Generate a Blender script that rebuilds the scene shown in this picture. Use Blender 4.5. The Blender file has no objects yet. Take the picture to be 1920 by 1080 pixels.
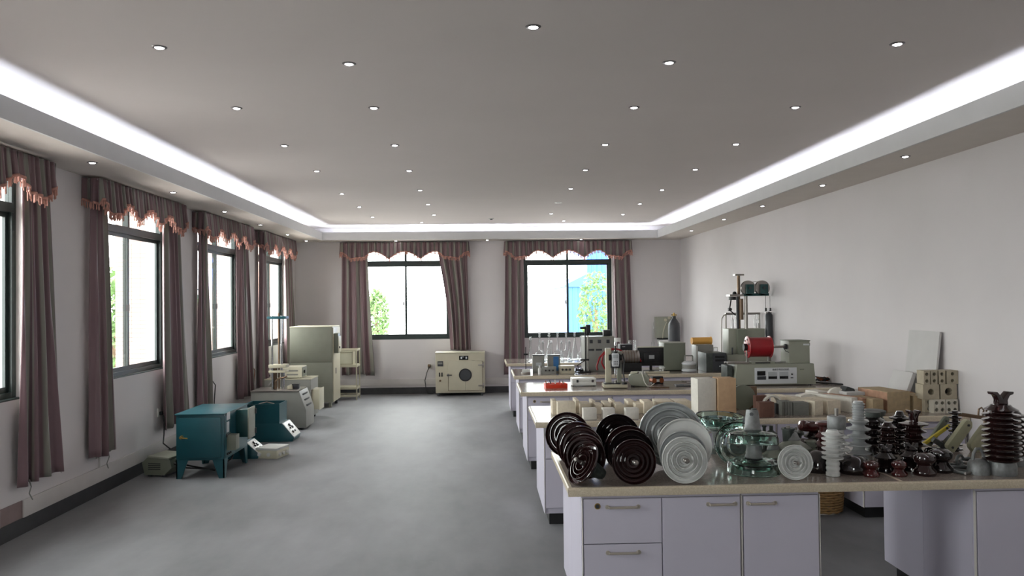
import bpy, bmesh, math, random
from mathutils import Vector, Matrix, Euler
random.seed(7)
PI = math.pi
SC = bpy.context.scene
COL = SC.collection
# ------------------------------------------------------------------ camera
F_PX, CAM_H = 1500.0, 1.836
ROLL = math.radians(-0.6); VPX, VPY = 905.0, 565.0
_u, _v = VPX-960, -(VPY-540)
_c, _s = math.cos(ROLL), math.sin(ROLL)
_u2, _v2 = _c*_u-_s*_v, _s*_u+_c*_v
YAW = math.atan2(-_u2, F_PX); PITCH = math.atan2(-_v2, F_PX/math.cos(YAW))
CAMR = Matrix.Rotation(-YAW, 3, 'Z') @ Matrix.Rotation(PI/2+PITCH, 3, 'X') @ Matrix.Rotation(ROLL, 3, 'Z')
cam_data = bpy.data.cameras.new('camera'); cam = bpy.data.objects.new('camera', cam_data); COL.objects.link(cam)
cam.matrix_world = Matrix.Translation((0, 0, CAM_H)) @ CAMR.to_4x4()
cam_data.sensor_width = 36.0; cam_data.lens = 36.0*F_PX/1920.0; cam_data.clip_start = 0.05; cam_data.clip_end = 500
SC.camera = cam
# ------------------------------------------------------------------ world, exposure
SC.view_settings.view_transform = 'Standard'; SC.view_settings.look = 'None'
SC.view_settings.gamma = 1.0; SC.view_settings.use_curve_mapping = False
SC.view_settings.exposure = -0.4
W = bpy.data.worlds.new('world'); SC.world = W; W.use_nodes = True
bg = W.node_tree.nodes['Background']; bg.inputs[0].default_value = (1.0, 0.985, 0.985, 1); bg.inputs[1].default_value = 20.0
COVE_STRENGTH = 70.0
SPOT_STRENGTH = 40.0

# ------------------------------------------------------------------ helpers
def at(px, py, x=None, y=None, z=None):
    d = CAMR @ Vector(((px-960)/F_PX, -(py-540)/F_PX, -1)); o = Vector((0, 0, CAM_H))
    if z is not None: t = (z-CAM_H)/d.z
    elif y is not None: t = y/d.y
    else: t = x/d.x
    return o+d*t

class MB:
    def __init__(s): s.v = []; s.f = []; s.m = []; s.M = Matrix.Identity(4); s.k = 0
    def mat(s, k): s.k = k; return s
    def set(s, M=None): s.M = M if M is not None else Matrix.Identity(4); return s
    def add(s, vs, fs):
        o = len(s.v); s.v += [tuple(s.M @ Vector(v)) for v in vs]
        s.f += [tuple(i+o for i in f) for f in fs]; s.m += [s.k]*len(fs); return s
    def box(s, x0, x1, y0, y1, z0, z1):
        vs = [(x0,y0,z0),(x1,y0,z0),(x1,y1,z0),(x0,y1,z0),(x0,y0,z1),(x1,y0,z1),(x1,y1,z1),(x0,y1,z1)]
        return s.add(vs, [(0,3,2,1),(4,5,6,7),(0,1,5,4),(1,2,6,5),(2,3,7,6),(3,0,4,7)])
    def cbox(s, c, d, R=None):
        h = [q/2 for q in d]; M0 = s.M
        s.M = M0 @ Matrix.Translation(c) @ (R.to_4x4() if R is not None else Matrix.Identity(4))
        s.box(-h[0],h[0],-h[1],h[1],-h[2],h[2]); s.M = M0; return s
    def prism(s, pts, z0, z1):          # polygon in xy extruded along z (ccw)
        n = len(pts)
        vs = [(x,y,z0) for x,y in pts]+[(x,y,z1) for x,y in pts]
        fs = [tuple(range(n))[::-1], tuple(range(n,2*n))]+[(i,(i+1)%n,n+(i+1)%n,n+i) for i in range(n)]
        return s.add(vs, fs)
    def prismY(s, pts, y0, y1):         # polygon in xz extruded along y
        n = len(pts)
        vs = [(x,y0,z) for x,z in pts]+[(x,y1,z) for x,z in pts]
        fs = [tuple(range(n)), tuple(range(n,2*n))[::-1]]+[(i,n+i,n+(i+1)%n,(i+1)%n) for i in range(n)]
        return s.add(vs, fs)
    def lathe(s, prof, n=24, M=None):   # prof: (r,z) from bottom to top; r=0 closes
        M0 = s.M
        if M is not None: s.M = M0 @ M
        vs = []; rings = []
        for r, z in prof:
            if r <= 1e-6: rings.append([len(vs)]); vs.append((0,0,z))
            else:
                rings.append(list(range(len(vs), len(vs)+n)))
                vs += [(r*math.cos(2*PI*i/n), r*math.sin(2*PI*i/n), z) for i in range(n)]
        fs = []
        for a, b in zip(rings, rings[1:]):
            if len(a) == 1 and len(b) == 1: continue
            for i in range(n):
                j = (i+1) % n
                if len(a) == 1: fs.append((a[0], b[j], b[i]))
                elif len(b) == 1: fs.append((a[i], a[j], b[0]))
                else: fs.append((a[i], a[j], b[j], b[i]))
        s.add(vs, fs); s.M = M0; return s
    def cyl(s, p0, p1, r0, r1=None, n=16):
        r1 = r0 if r1 is None else r1; p0 = Vector(p0); p1 = Vector(p1); d = p1-p0; L = d.length
        M = Matrix.Translation(p0) @ d.to_track_quat('Z', 'Y').to_matrix().to_4x4()
        return s.lathe([(0,0),(r0,0),(r1,L),(0,L)], n, M)
    def tube(s, pts, r, n=8):
        pts = [Vector(p) for p in pts]; vs = []; fs = []; k = len(pts); up = None
        for i, p in enumerate(pts):
            t = (pts[min(i+1,k-1)]-pts[max(i-1,0)]).normalized()
            if up is None: up = t.orthogonal().normalized()
            a = (up-t*up.dot(t)); a = a.normalized() if a.length > 1e-6 else t.orthogonal().normalized(); up = a; b = t.cross(a)
            vs += [tuple(p+(a*math.cos(2*PI*j/n)+b*math.sin(2*PI*j/n))*r) for j in range(n)]
        for i in range(k-1):
            for j in range(n):
                q = (j+1) % n; fs.append((i*n+j, i*n+q, (i+1)*n+q, (i+1)*n+j))
        fs += [tuple(range(n))[::-1], tuple(range((k-1)*n, k*n))]
        return s.add(vs, fs)
    def build(s, name, mats, parent=None, smooth=True, bevel=0, label=None, loc=None, rot=None):
        me = bpy.data.meshes.new(name); me.from_pydata(s.v, [], s.f)
        if not isinstance(mats, (list, tuple)): mats = [mats]
        for m in mats: me.materials.append(m)
        if len(mats) > 1: me.polygons.foreach_set('material_index', s.m)
        bm = bmesh.new(); bm.from_mesh(me)
        bmesh.ops.recalc_face_normals(bm, faces=bm.faces)
        if bevel:
            es = [e for e in bm.edges if len(e.link_faces) == 2 and e.calc_face_angle(0) > 0.6]
            bmesh.ops.bevel(bm, geom=es, offset=bevel, segments=2, affect='EDGES', profile=0.6, clamp_overlap=True)
        bm.to_mesh(me); bm.free()
        if smooth:
            me.polygons.foreach_set('use_smooth', [True]*len(me.polygons)); me.set_sharp_from_angle(angle=math.radians(38))
        o = bpy.data.objects.new(name, me); COL.objects.link(o)
        if parent: o.parent = parent
        if loc is not None: o.location = loc
        if rot is not None: o.rotation_euler = rot
        if label: o['label'] = label
        return o

def tag(o, label, cat, group=None, kind=None):
    if label: o['label'] = label
    if cat: o['category'] = cat
    if group: o['group'] = group
    if kind: o['kind'] = kind
    return o
def thing(name, label, cat, loc=(0,0,0), rz=0, group=None, rot=None):
    o = bpy.data.objects.new(name, None); COL.objects.link(o); o.empty_display_size = 0.1
    o.location = loc; o.rotation_euler = rot if rot is not None else (0,0,rz)
    return tag(o, label, cat, group)
def struct(o): o['kind'] = 'structure'; return o
def dup(root, loc=None, rot=None, label=None, group=None, scale=None):
    def cp(o, par):
        c = o.copy(); COL.objects.link(c); c.parent = par
        for ch in kids.get(o, []): cp(ch, c)
        return c
    kids = {}
    for o in COL.objects:
        if o.parent: kids.setdefault(o.parent, []).append(o)
    r = cp(root, None)
    if loc is not None: r.location = loc
    if rot is not None: r.rotation_euler = rot
    if scale is not None: r.scale = (scale,)*3 if isinstance(scale, (int, float)) else scale
    if label: r['label'] = label
    if group: r['group'] = group
    return r

def srgb(*c): return tuple(((q/255)/12.92 if q/255 <= .04045 else ((q/255+.055)/1.055)**2.4) for q in c)
def material(name, rgb, rough=.5, metal=0., vary=.08, scale=6., bump=0., spec=None, coat=0., trans=0., ior=1.5, rgb2=None, sheen=0):
    m = bpy.data.materials.new(name); m.use_nodes = True; nt = m.node_tree; P = nt.nodes['Principled BSDF']
    P.inputs['Roughness'].default_value = rough; P.inputs['Metallic'].default_value = metal
    P.inputs['Coat Weight'].default_value = coat; P.inputs['Transmission Weight'].default_value = trans
    P.inputs['IOR'].default_value = ior; P.inputs['Sheen Weight'].default_value = sheen
    c = srgb(*rgb)
    tc = nt.nodes.new('ShaderNodeTexCoord'); nz = nt.nodes.new('ShaderNodeTexNoise')
    nz.inputs['Scale'].default_value = scale; nz.inputs['Detail'].default_value = 5
    nt.links.new(tc.outputs['Object'], nz.inputs['Vector'])
    cr = nt.nodes.new('ShaderNodeValToRGB'); cr.color_ramp.elements[0].position = .3; cr.color_ramp.elements[1].position = .7
    c2 = srgb(*rgb2) if rgb2 else None
    cr.color_ramp.elements[0].color = (*[q*(1-vary) for q in c], 1)
    cr.color_ramp.elements[1].color = (*(c2 if c2 else [min(1, q*(1+vary)) for q in c]), 1)
    nt.links.new(nz.outputs['Fac'], cr.inputs['Fac']); nt.links.new(cr.outputs['Color'], P.inputs['Base Color'])
    if bump:
        b = nt.nodes.new('ShaderNodeBump'); b.inputs['Strength'].default_value = bump; b.inputs['Distance'].default_value = .01
        nt.links.new(nz.outputs['Fac'], b.inputs['Height']); nt.links.new(b.outputs['Normal'], P.inputs['Normal'])
    return m
def emission(name, rgb, strength):
    m = bpy.data.materials.new(name); m.use_nodes = True; nt = m.node_tree; nt.nodes.clear()
    e = nt.nodes.new('ShaderNodeEmission'); o = nt.nodes.new('ShaderNodeOutputMaterial')
    e.inputs[0].default_value = (*rgb, 1); e.inputs[1].default_value = strength; nt.links.new(e.outputs[0], o.inputs[0]); return m

M = {}
M['wall'] = material('wall_paint', (214,209,209), .85, vary=.03, scale=1.2, bump=.03)
M['ceil'] = material('ceiling_paint', (214,206,202), .9, vary=.02, scale=1.2)
M['soffit'] = material('soffit_paint', (214,206,198), .9, vary=.02)
M['lip'] = material('cove_lip_paint', (215,215,215), .7, vary=.02)
M['base'] = material('black_baseboard', (48,48,50), .5, vary=.25, scale=9)
M['duct'] = material('white_duct', (200,195,192), .5, vary=.03)
M['frame'] = material('window_frame_green', (38,50,48), .4, vary=.1)
M['metal'] = material('galvanised_metal', (120,124,124), .42, .75, vary=.18, scale=30, bump=.15)
M['cap'] = material('cast_cap_metal', (128,130,130), .45, .35, vary=.2, scale=35, bump=.2)
M['capdark'] = material('dark_cap_metal', (70,76,72), .5, .3, vary=.2, scale=30, bump=.2)
M['chrome'] = material('chrome', (190,190,190), .15, 1., vary=.04)
M['handle'] = material('satin_nickel', (196,188,176), .35, .6, vary=.05)
M['steel'] = material('brushed_steel', (150,145,140), .3, .9, vary=.1)
M['black'] = material('black_plastic', (22,22,24), .4, vary=.1)
M['dark'] = material('dark_grey_plastic', (52,54,58), .45, vary=.08)
M['brown'] = material('brown_glaze', (38,19,19), .1, vary=.25, scale=10, coat=.6)
M['red_brown'] = material('red_brown_glaze', (66,24,24), .1, vary=.2, scale=10, coat=.6)
M['black_glaze'] = material('black_glaze', (22,15,16), .08, vary=.2, coat=.7)
M['white_glaze'] = material('white_glaze', (212,213,210), .12, vary=.05, coat=.5)
M['grey_glaze'] = material('grey_glaze', (164,167,167), .12, vary=.06, coat=.5)
M['olive_glaze'] = material('olive_glaze', (126,130,118), .15, vary=.08, coat=.4)
M['cab'] = material('lavender_laminate', (196,192,206), .5, vary=.02, scale=3)
M['cab_edge'] = material('cream_edge_band', (212,207,200), .5, vary=.03)
M['cream'] = material('cream_enamel', (190,184,162), .4, vary=.04)
M['cream_top'] = material('pale_cream_enamel', (214,210,188), .4, vary=.04)
M['sage'] = material('sage_grey_enamel', (144,146,132), .45, vary=.05)
M['sage_dark'] = material('dark_sage_enamel', (112,116,102), .45, vary=.05)
M['grey_box'] = material('grey_enamel', (138,138,132), .45, vary=.05)
M['teal'] = material('teal_enamel', (18,76,86), .38, vary=.08)
M['teal_dark'] = material('dark_teal_enamel', (18,66,66), .4, vary=.08)
M['white'] = material('white_plastic', (220,220,216), .4, vary=.03)
M['panel'] = material('silver_panel', (205,208,210), .4, vary=.03)
M['screen'] = material('display_glass', (14,16,16), .15, vary=.05)
M['block'] = material('aerated_block', (216,205,184), .9, vary=.07, scale=40, bump=.3)
M['block_w'] = material('white_block', (222,218,208), .9, vary=.05, scale=40, bump=.3)
M['board'] = material('white_board', (198,196,194), .8, vary=.03)
M['fire'] = material('fire_brick', (166,148,120), .9, vary=.12, scale=25, bump=.4, rgb2=(180,158,124))
M['fire_o'] = material('orange_fire_brick', (172,134,110), .9, vary=.15, scale=25, bump=.4)
M['redbrick'] = material('red_brick', (108,76,64), .9, vary=.12, scale=25, bump=.4)
M['tan'] = material('tan_brick', (192,160,126), .9, vary=.08, scale=20, bump=.2)
M['greybrick'] = material('grey_brick', (120,120,114), .9, vary=.1, scale=25, bump=.3)
M['darkbrick'] = material('dark_brick', (58,60,60), .9, vary=.15, scale=25, bump=.3)
M['perf'] = material('perforated_clay', (172,162,142), .9, vary=.08, scale=20, bump=.2)
M['perf_w'] = material('perforated_white', (198,192,178), .9, vary=.05, scale=20, bump=.2)
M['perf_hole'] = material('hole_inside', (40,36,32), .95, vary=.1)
M['red'] = material('red_plastic', (142,16,26), .35, vary=.1)
M['orange_red'] = material('orange_red_plastic', (214,62,36), .4, vary=.08)
M['yellow'] = material('yellow_foam', (226,170,84), .6, vary=.08)
M['blue'] = material('blue_panel', (46,110,168), .4, vary=.05)
M['copper'] = material('copper_wire', (150,84,50), .4, .5, vary=.2, scale=40)
M['brass'] = material('brass', (170,140,80), .35, .8, vary=.1)
M['bronze'] = material('bronze_post', (112,92,74), .35, .6, vary=.1)
M['wicker_base'] = material('wicker', (150,116,72), .8, vary=.2, scale=40, bump=.4)
M['mirror_screen'] = material('label_silver', (170,174,176), .3, vary=.03)
M['pvc'] = material('yellow_plastic', (196,176,60), .5, vary=.05)
M['porc_beige'] = material('unglazed_porcelain', (168,166,138), .4, vary=.06)
M['tassel'] = material('pink_tassel', (198,146,132), .6, vary=.15, scale=30)
M['leaf'] = material('leaf', (84,112,62), .7, vary=.3, scale=3)
M['bark'] = material('bark', (110,90,70), .9, vary=.2)
M['frosted'] = None
M['ground'] = material('outside_paving', (188,184,182), .95, vary=.08)
M['spot_trim'] = material('spot_trim', (120,116,116), .35, .5, vary=.05)
M['spot'] = emission('spot_glow', (1., .96, 1.), SPOT_STRENGTH)
M['tube'] = emission('tube_glow', (.78, .86, 1.), COVE_STRENGTH)
def glass_mat(name, rgb, rough=.0):
    m = bpy.data.materials.new(name); m.use_nodes = True; nt = m.node_tree; P = nt.nodes['Principled BSDF']
    P.inputs['Base Color'].default_value = (*srgb(*rgb), 1); P.inputs['Roughness'].default_value = rough
    P.inputs['Transmission Weight'].default_value = 1; P.inputs['IOR'].default_value = 1.48; return m
M['green_glass'] = glass_mat('green_glass', (214,237,230), .03)
M['clear_glass'] = glass_mat('clear_glass', (250,252,252)); M['frosted'] = glass_mat('frosted_stopper', (240,244,242), .35)
def pane_mat():
    m = bpy.data.materials.new('window_glass'); m.use_nodes = True; nt = m.node_tree; nt.nodes.clear()
    o = nt.nodes.new('ShaderNodeOutputMaterial'); mx = nt.nodes.new('ShaderNodeMixShader'); t = nt.nodes.new('ShaderNodeBsdfTransparent')
    g = nt.nodes.new('ShaderNodeBsdfGlossy'); lw = nt.nodes.new('ShaderNodeLayerWeight'); lw.inputs[0].default_value = .5
    fr = nt.nodes.new('ShaderNodeMath'); fr.operation = 'POWER'; fr.inputs[1].default_value = 5.0; nt.links.new(lw.outputs['Facing'], fr.inputs[0])
    g.inputs['Roughness'].default_value = .02; t.inputs[0].default_value = (.94,.97,.96,1)
    nt.links.new(fr.outputs[0], mx.inputs[0]); nt.links.new(t.outputs[0], mx.inputs[1]); nt.links.new(g.outputs[0], mx.inputs[2])
    nt.links.new(mx.outputs[0], o.inputs[0]); return m
M['pane'] = pane_mat()
def floor_mat():
    m = bpy.data.materials.new('worn_concrete'); m.use_nodes = True; nt = m.node_tree; P = nt.nodes['Principled BSDF']
    L = nt.links.new; tc = nt.nodes.new('ShaderNodeTexCoord')
    mp = nt.nodes.new('ShaderNodeMapping'); mp.inputs['Scale'].default_value = (1., .45, 1)
    L(tc.outputs['Object'], mp.inputs[0])
    n1 = nt.nodes.new('ShaderNodeTexNoise'); n1.inputs['Scale'].default_value = .9; n1.inputs['Detail'].default_value = 6; n1.inputs['Roughness'].default_value = .6
    n2 = nt.nodes.new('ShaderNodeTexNoise'); n2.inputs['Scale'].default_value = 9; n2.inputs['Detail'].default_value = 8; n2.inputs['Roughness'].default_value = .7
    L(mp.outputs[0], n1.inputs[0]); L(tc.outputs['Object'], n2.inputs[0])
    r1 = nt.nodes.new('ShaderNodeValToRGB'); r1.color_ramp.elements[0].position = .35; r1.color_ramp.elements[1].position = .68
    r1.color_ramp.elements[0].color = (*srgb(106,107,110), 1); r1.color_ramp.elements[1].color = (*srgb(144,144,147), 1)
    r2 = nt.nodes.new('ShaderNodeValToRGB'); r2.color_ramp.elements[0].position = .66; r2.color_ramp.elements[1].position = .74
    r2.color_ramp.elements[0].color = (0,0,0,1); r2.color_ramp.elements[1].color = (.35,.35,.35,1)
    L(n1.outputs[0], r1.inputs[0]); L(n2.outputs[0], r2.inputs[0])
    mx = nt.nodes.new('ShaderNodeMixRGB'); mx.inputs[2].default_value = (*srgb(176,177,178), 1)
    L(r2.outputs[0], mx.inputs[0]); L(r1.outputs[0], mx.inputs[1]); L(mx.outputs[0], P.inputs['Base Color'])
    rr = nt.nodes.new('ShaderNodeMapRange'); rr.inputs['To Min'].default_value = .5; rr.inputs['To Max'].default_value = .7
    L(n1.outputs[0], rr.inputs[0]); L(rr.outputs[0], P.inputs['Roughness'])
    b = nt.nodes.new('ShaderNodeBump'); b.inputs['Strength'].default_value = .08; b.inputs['Distance'].default_value = .01
    L(n2.outputs[0], b.inputs['Height']); L(b.outputs[0], P.inputs['Normal']); return m
M['floor'] = floor_mat()
def granite(name, a, b, rough):
    m = bpy.data.materials.new(name); m.use_nodes = True; nt = m.node_tree; P = nt.nodes['Principled BSDF']; L = nt.links.new
    tc = nt.nodes.new('ShaderNodeTexCoord'); v = nt.nodes.new('ShaderNodeTexVoronoi'); v.inputs['Scale'].default_value = 180
    n = nt.nodes.new('ShaderNodeTexNoise'); n.inputs['Scale'].default_value = 3
    L(tc.outputs['Object'], v.inputs[0]); L(tc.outputs['Object'], n.inputs[0])
    r = nt.nodes.new('ShaderNodeValToRGB'); r.color_ramp.elements[0].color = (*srgb(*a), 1); r.color_ramp.elements[1].color = (*srgb(*b), 1)
    sx = nt.nodes.new('ShaderNodeSeparateColor'); L(v.outputs['Color'], sx.inputs[0]); L(sx.outputs[0], r.inputs[0]); L(r.outputs[0], P.inputs['Base Color'])
    P.inputs['Roughness'].default_value = rough; return m
M['top'] = granite('worktop_speckled', (134,122,114), (168,156,146), .16)
M['top_edge'] = granite('worktop_edge', (196,182,158), (214,202,180), .3)
def cloth(name, stripes=True):
    m = bpy.data.materials.new(name); m.use_nodes = True; nt = m.node_tree; P = nt.nodes['Principled BSDF']; L = nt.links.new
    uv = nt.nodes.new('ShaderNodeUVMap'); sp = nt.nodes.new('ShaderNodeSeparateXYZ'); L(uv.outputs[0], sp.inputs[0])
    fr = nt.nodes.new('ShaderNodeMath'); fr.operation = 'FRACT'; L(sp.outputs[0], fr.inputs[0])
    r = nt.nodes.new('ShaderNodeValToRGB'); r.color_ramp.interpolation = 'LINEAR'; e = r.color_ramp.elements
    A = (*srgb(124,98,102), 1); B = (*srgb(140,138,128), 1); C = (*srgb(100,80,84), 1)
    e[0].position = 0; e[0].color = A; e[1].position = .38; e[1].color = A
    for p, c in ((.41,B),(.66,B),(.69,C),(.73,C),(.75,B),(.78,A)): q = e.new(p); q.color = c
    L(fr.outputs[0], r.inputs[0]); L(r.outputs[0], P.inputs['Base Color'])
    P.inputs['Roughness'].default_value = .42; P.inputs['Sheen Weight'].default_value = .3
    o = nt.nodes['Material Output']; tr = nt.nodes.new('ShaderNodeBsdfTranslucent'); mx = nt.nodes.new('ShaderNodeMixShader'); mx.inputs[0].default_value = .12
    L(r.outputs[0], tr.inputs[0]); L(P.outputs[0], mx.inputs[1]); L(tr.outputs[0], mx.inputs[2]); L(mx.outputs[0], o.inputs[0]); return m
M['cloth'] = cloth('striped_satin')
def tile_mat():
    m = bpy.data.materials.new('facade_tile'); m.use_nodes = True; nt = m.node_tree; P = nt.nodes['Principled BSDF']; L = nt.links.new
    tc = nt.nodes.new('ShaderNodeTexCoord'); mp = nt.nodes.new('ShaderNodeMapping'); mp.inputs['Rotation'].default_value = (PI/2,0,0)
    b = nt.nodes.new('ShaderNodeTexBrick'); b.inputs['Color1'].default_value = (*srgb(186,156,144), 1); b.inputs['Color2'].default_value = (*srgb(178,146,134), 1)
    b.inputs['Mortar'].default_value = (*srgb(112,90,84), 1); b.inputs['Scale'].default_value = 1; b.inputs['Brick Width'].default_value = .1; b.inputs['Row Height'].default_value = .05
    b.inputs['Mortar Size'].default_value = .004; b.offset = 0
    L(tc.outputs['Object'], mp.inputs[0]); L(mp.outputs[0], b.inputs[0]); L(b.outputs[0], P.inputs['Base Color']); P.inputs['Roughness'].default_value = .5; return m
M['tile'] = tile_mat()
M['blue_sheet'] = material('blue_cladding', (44,98,176), .5, vary=.03)

# ------------------------------------------------------------------ room
XL, XR, YB, YF = -3.73, 4.03, 16.1, -3.6
ZS, ZC = 3.05, 3.33
T = .24
def obox(name, mat, *b, bevel=0): return struct(MB().box(*b).build(name, mat, smooth=False, bevel=bevel))
obox('floor', M['floor'], XL-T, XR+T, YF-T, YB+T, -.1, 0)
obox('ceiling', M['ceil'], XL-T, XR+T, YF-T, YB+T, ZC, ZC+.15)
obox('wall_right', M['wall'], XR, XR+T, YF-T, YB+T, 0, ZC)
WZ0, WZ1, WH = 1.09, 2.95, .9
LW = [14.37, 11.53, 8.70, 5.73, 2.85]     # left window centres
BW = [-1.54, 1.72]
FW = [-1.9]      # windows in the wall behind the camera
def holed_wall(name, horiz, cs, yb=YB):
    mb = MB(); cs = sorted(cs)
    lo, hi = (XL, XR) if horiz else (YF-T, YB+T)
    def b(a0, a1, z0, z1):
        if horiz: mb.box(a0, a1, yb, yb+T, z0, z1)
        else: mb.box(XL-T, XL, a0, a1, z0, z1)
    b(lo, hi, 0, WZ0); b(lo, hi, WZ1, ZC); e = [lo]
    for c in cs: e += [c-WH, c+WH]
    e.append(hi)
    for i in range(0, len(e), 2): b(e[i], e[i+1], WZ0, WZ1)
    return struct(mb.build(name, M['wall'], smooth=False))
holed_wall('wall_left', False, LW); holed_wall('wall_back', True, BW); holed_wall('wall_front', True, FW, YF-T)
# lowered soffits with a raised lip around the recessed middle
SXL, SXR, SYB, SYF = -3.1, 3.46, 15.56, -3.0
obox('ceiling_border_left', M['soffit'], XL, SXL, YF, YB, ZS, ZS+.02)
obox('ceiling_border_right', M['soffit'], SXR, XR, YF, YB, ZS, ZS+.02)
obox('ceiling_border_back', M['soffit'], SXL, SXR, SYB, YB, ZS, ZS+.02)
obox('ceiling_border_front', M['soffit'], SXL, SXR, YF, SYF, ZS, ZS+.02)
LZ = ZS+.15
obox('trim_1', M['lip'], SXL, SXL+.02, SYF, SYB, ZS-.002, LZ)
obox('trim_2', M['lip'], SXR-.02, SXR, SYF, SYB, ZS-.002, LZ)
obox('trim_3', M['lip'], SXL, SXR, SYB-.02, SYB, ZS-.002, LZ)
obox('trim_4', M['lip'], SXL, SXR, SYF, SYF+.02, ZS-.002, LZ)
# cove tubes
def tube_light(p0, p1, label):
    t = thing('cove_tube_light', label, 'tube light', (Vector(p0)+Vector(p1))/2, 0, 'cove tubes hidden behind the ceiling lip')
    a = Vector(p0)-t.location; b = Vector(p1)-t.location; d = (b-a).normalized()
    MB().cyl(a+d*.03, b-d*.03, .013, n=8).build('glowing_tube', M['tube'], t)
    MB().cyl(a+d*.01, a+d*.032, .016, n=8).build('end_holder', M['white'], t); MB().cyl(b-d*.032, b-d*.01, .016, n=8).build('end_holder', M['white'], t)
    s = MB(); w = Vector((-d.y, d.x, 0))*.018
    q = [a-w, b-w, b+w, a+w]; vs = [(v.x, v.y, -.045) for v in q]+[(v.x, v.y, -.018) for v in q]
    s.add(vs, [(3,2,1,0),(4,5,6,7),(0,1,5,4),(1,2,6,5),(2,3,7,6),(3,0,4,7)]); s.build('batten', M['white'], t)
zt = ZS+.02+.046; tl = 1.22
n = int((SYB-SYF)/tl)
for sx, side in ((SXL-.13, 'left'), (SXR+.13, 'right')):
    for i in range(n):
        y = SYB-.05-i*tl
        k = ['next to the back corner','second from the back','third from the back','fourth from the back','fifth from the back','sixth from the back','seventh from the back','eighth from the back','ninth from the back','tenth from the back','eleventh from the back','twelfth from the back','thirteenth from the back','fourteenth from the back','fifteenth from the back'][i]
        tube_light((sx, y, zt), (sx, y-tl, zt), 'white fluorescent tube in the %s ceiling cove, %s' % (side, k))
m_ = 5; wl = (SXR-SXL)/m_
for i in range(m_):
    tube_light((SXL+i*wl, SYB+.13, zt), (SXL+(i+1)*wl, SYB+.13, zt), 'white fluorescent tube glowing in the back ceiling cove, %s' % ['at the left corner','second from the left','in the middle','second from the right','at the right corner'][i])
# baseboards and wiring duct
mb = MB(); mb.box(XL, XL+.012, YF, YB, 0, .13); struct(mb.build('baseboard_left', M['base'], smooth=False))
mb = MB(); mb.box(XL+.012, XR, YB-.012, YB, 0, .13); struct(mb.build('baseboard_back', M['base'], smooth=False))
mb = MB(); mb.box(XR-.012, XR, YF, YB-.012, 0, .13); struct(mb.build('baseboard_right', M['base'], smooth=False))
mb = MB(); mb.box(XL, XL+.018, 6.62, YB, .13, .27); mb.box(XL, XL+.018, YF, 6.3, .13, .27); struct(mb.build('trim_5', M['duct'], bevel=.003))
mb = MB(); mb.box(XL+.018, XR-.02, YB-.018, YB, .17, .30); struct(mb.build('trim_6', M['duct'], bevel=.003))
M['duct_gap'] = material('bare_wall_patch', (138,120,118), .9, vary=.1)
ff = MB().box(XL, XL+.006, 6.3, 6.62, .13, .27).build('trim_7', M['duct_gap'], smooth=False); struct(ff)
mb = MB()
for (yy) in (7.9,): mb.box(XL, XL+.016, yy, yy+.02, .27, .42)
struct(mb.build('trim_8', M['duct'], smooth=False))

# windows
def window(i, c, horiz, front=False):
    w = bpy.data.objects.new('window_%d' % i, None); COL.objects.link(w); struct(w)
    if horiz: w.location = (c, YB+.08, WZ0)
    else: w.location = (XL-.08, c, WZ0); w.rotation_euler = (0, 0, PI/2)
    if front: w.location = (c, YF-.08, WZ0); w.rotation_euler = (0, 0, PI)
    h = WZ1-WZ0; tz = 1.5; fw = .055
    mb = MB(); mb.box(-WH, -WH+fw, -.03, .03, 0, h); mb.box(WH-fw, WH, -.03, .03, 0, h)
    mb.box(-WH+fw, WH-fw, -.03, .03, 0, fw); mb.box(-WH+fw, WH-fw, -.03, .03, h-fw, h)
    mb.build('window_frame', M['frame'], w, bevel=.004, smooth=False)
    MB().box(-WH+fw, WH-fw, -.045, .035, tz, tz+.075).build('transom', M['frame'], w, smooth=False)
    MB().box(-.022, .022, -.03, .03, tz+.075, h-fw).build('mullion', M['frame'], w, smooth=False)
    for s in (-1, 1):
        a, b = (-WH+fw, .022) if s < 0 else (-.022, WH-fw); yo = -.012 if s < 0 else .014
        f = MB(); f.box(a, a+.04, yo-.012, yo+.012, fw, tz); f.box(b-.04, b, yo-.012, yo+.012, fw, tz)
        f.box(a+.04, b-.04, yo-.012, yo+.012, fw, fw+.045); f.box(a+.04, b-.04, yo-.012, yo+.012, tz-.04, tz)
        so = f.build('sash', M['frame'], w, smooth=False)
        MB().box(a+.035, b-.035, yo-.003, yo+.003, fw+.04, tz-.035).build('pane', M['pane'], so, smooth=False)
        MB().box(*((-WH+fw, -.022) if s < 0 else (.022, WH-fw)), -.003, .003, tz+.075, h-fw).build('pane', M['pane'], w, smooth=False)
    mb = MB().box(-.05, -.03, -.05, -.02, .68, .75); mb.build('latch', M['black'], w, smooth=False)
    MB().box(-WH, WH, -.08, -.031, -.0, .012).build('sill', M['frame'], w, smooth=False)
    # portal
    l = bpy.data.lights.new('window_daylight', 'AREA'); l.shape = 'RECTANGLE'; l.size = 2*WH; l.size_y = h; l.cycles.is_portal = True
    lo = bpy.data.objects.new('window_daylight', l); COL.objects.link(lo)
    if front: lo.location = (c, YF-.14, (WZ0+WZ1)/2); lo.rotation_euler = (PI/2, 0, 0)
    elif horiz: lo.location = (c, YB+.14, (WZ0+WZ1)/2); lo.rotation_euler = (-PI/2, 0, 0)
    else: lo.location = (XL-.14, c, (WZ0+WZ1)/2); lo.rotation_euler = (PI/2, 0, -PI/2)
for i, c in enumerate(BW): window(i+1, c, True)
for i, c in enumerate(LW): window(i+3, c, False)
for i, c in enumerate(FW): window(i+3+len(LW), c, True, True)

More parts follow.
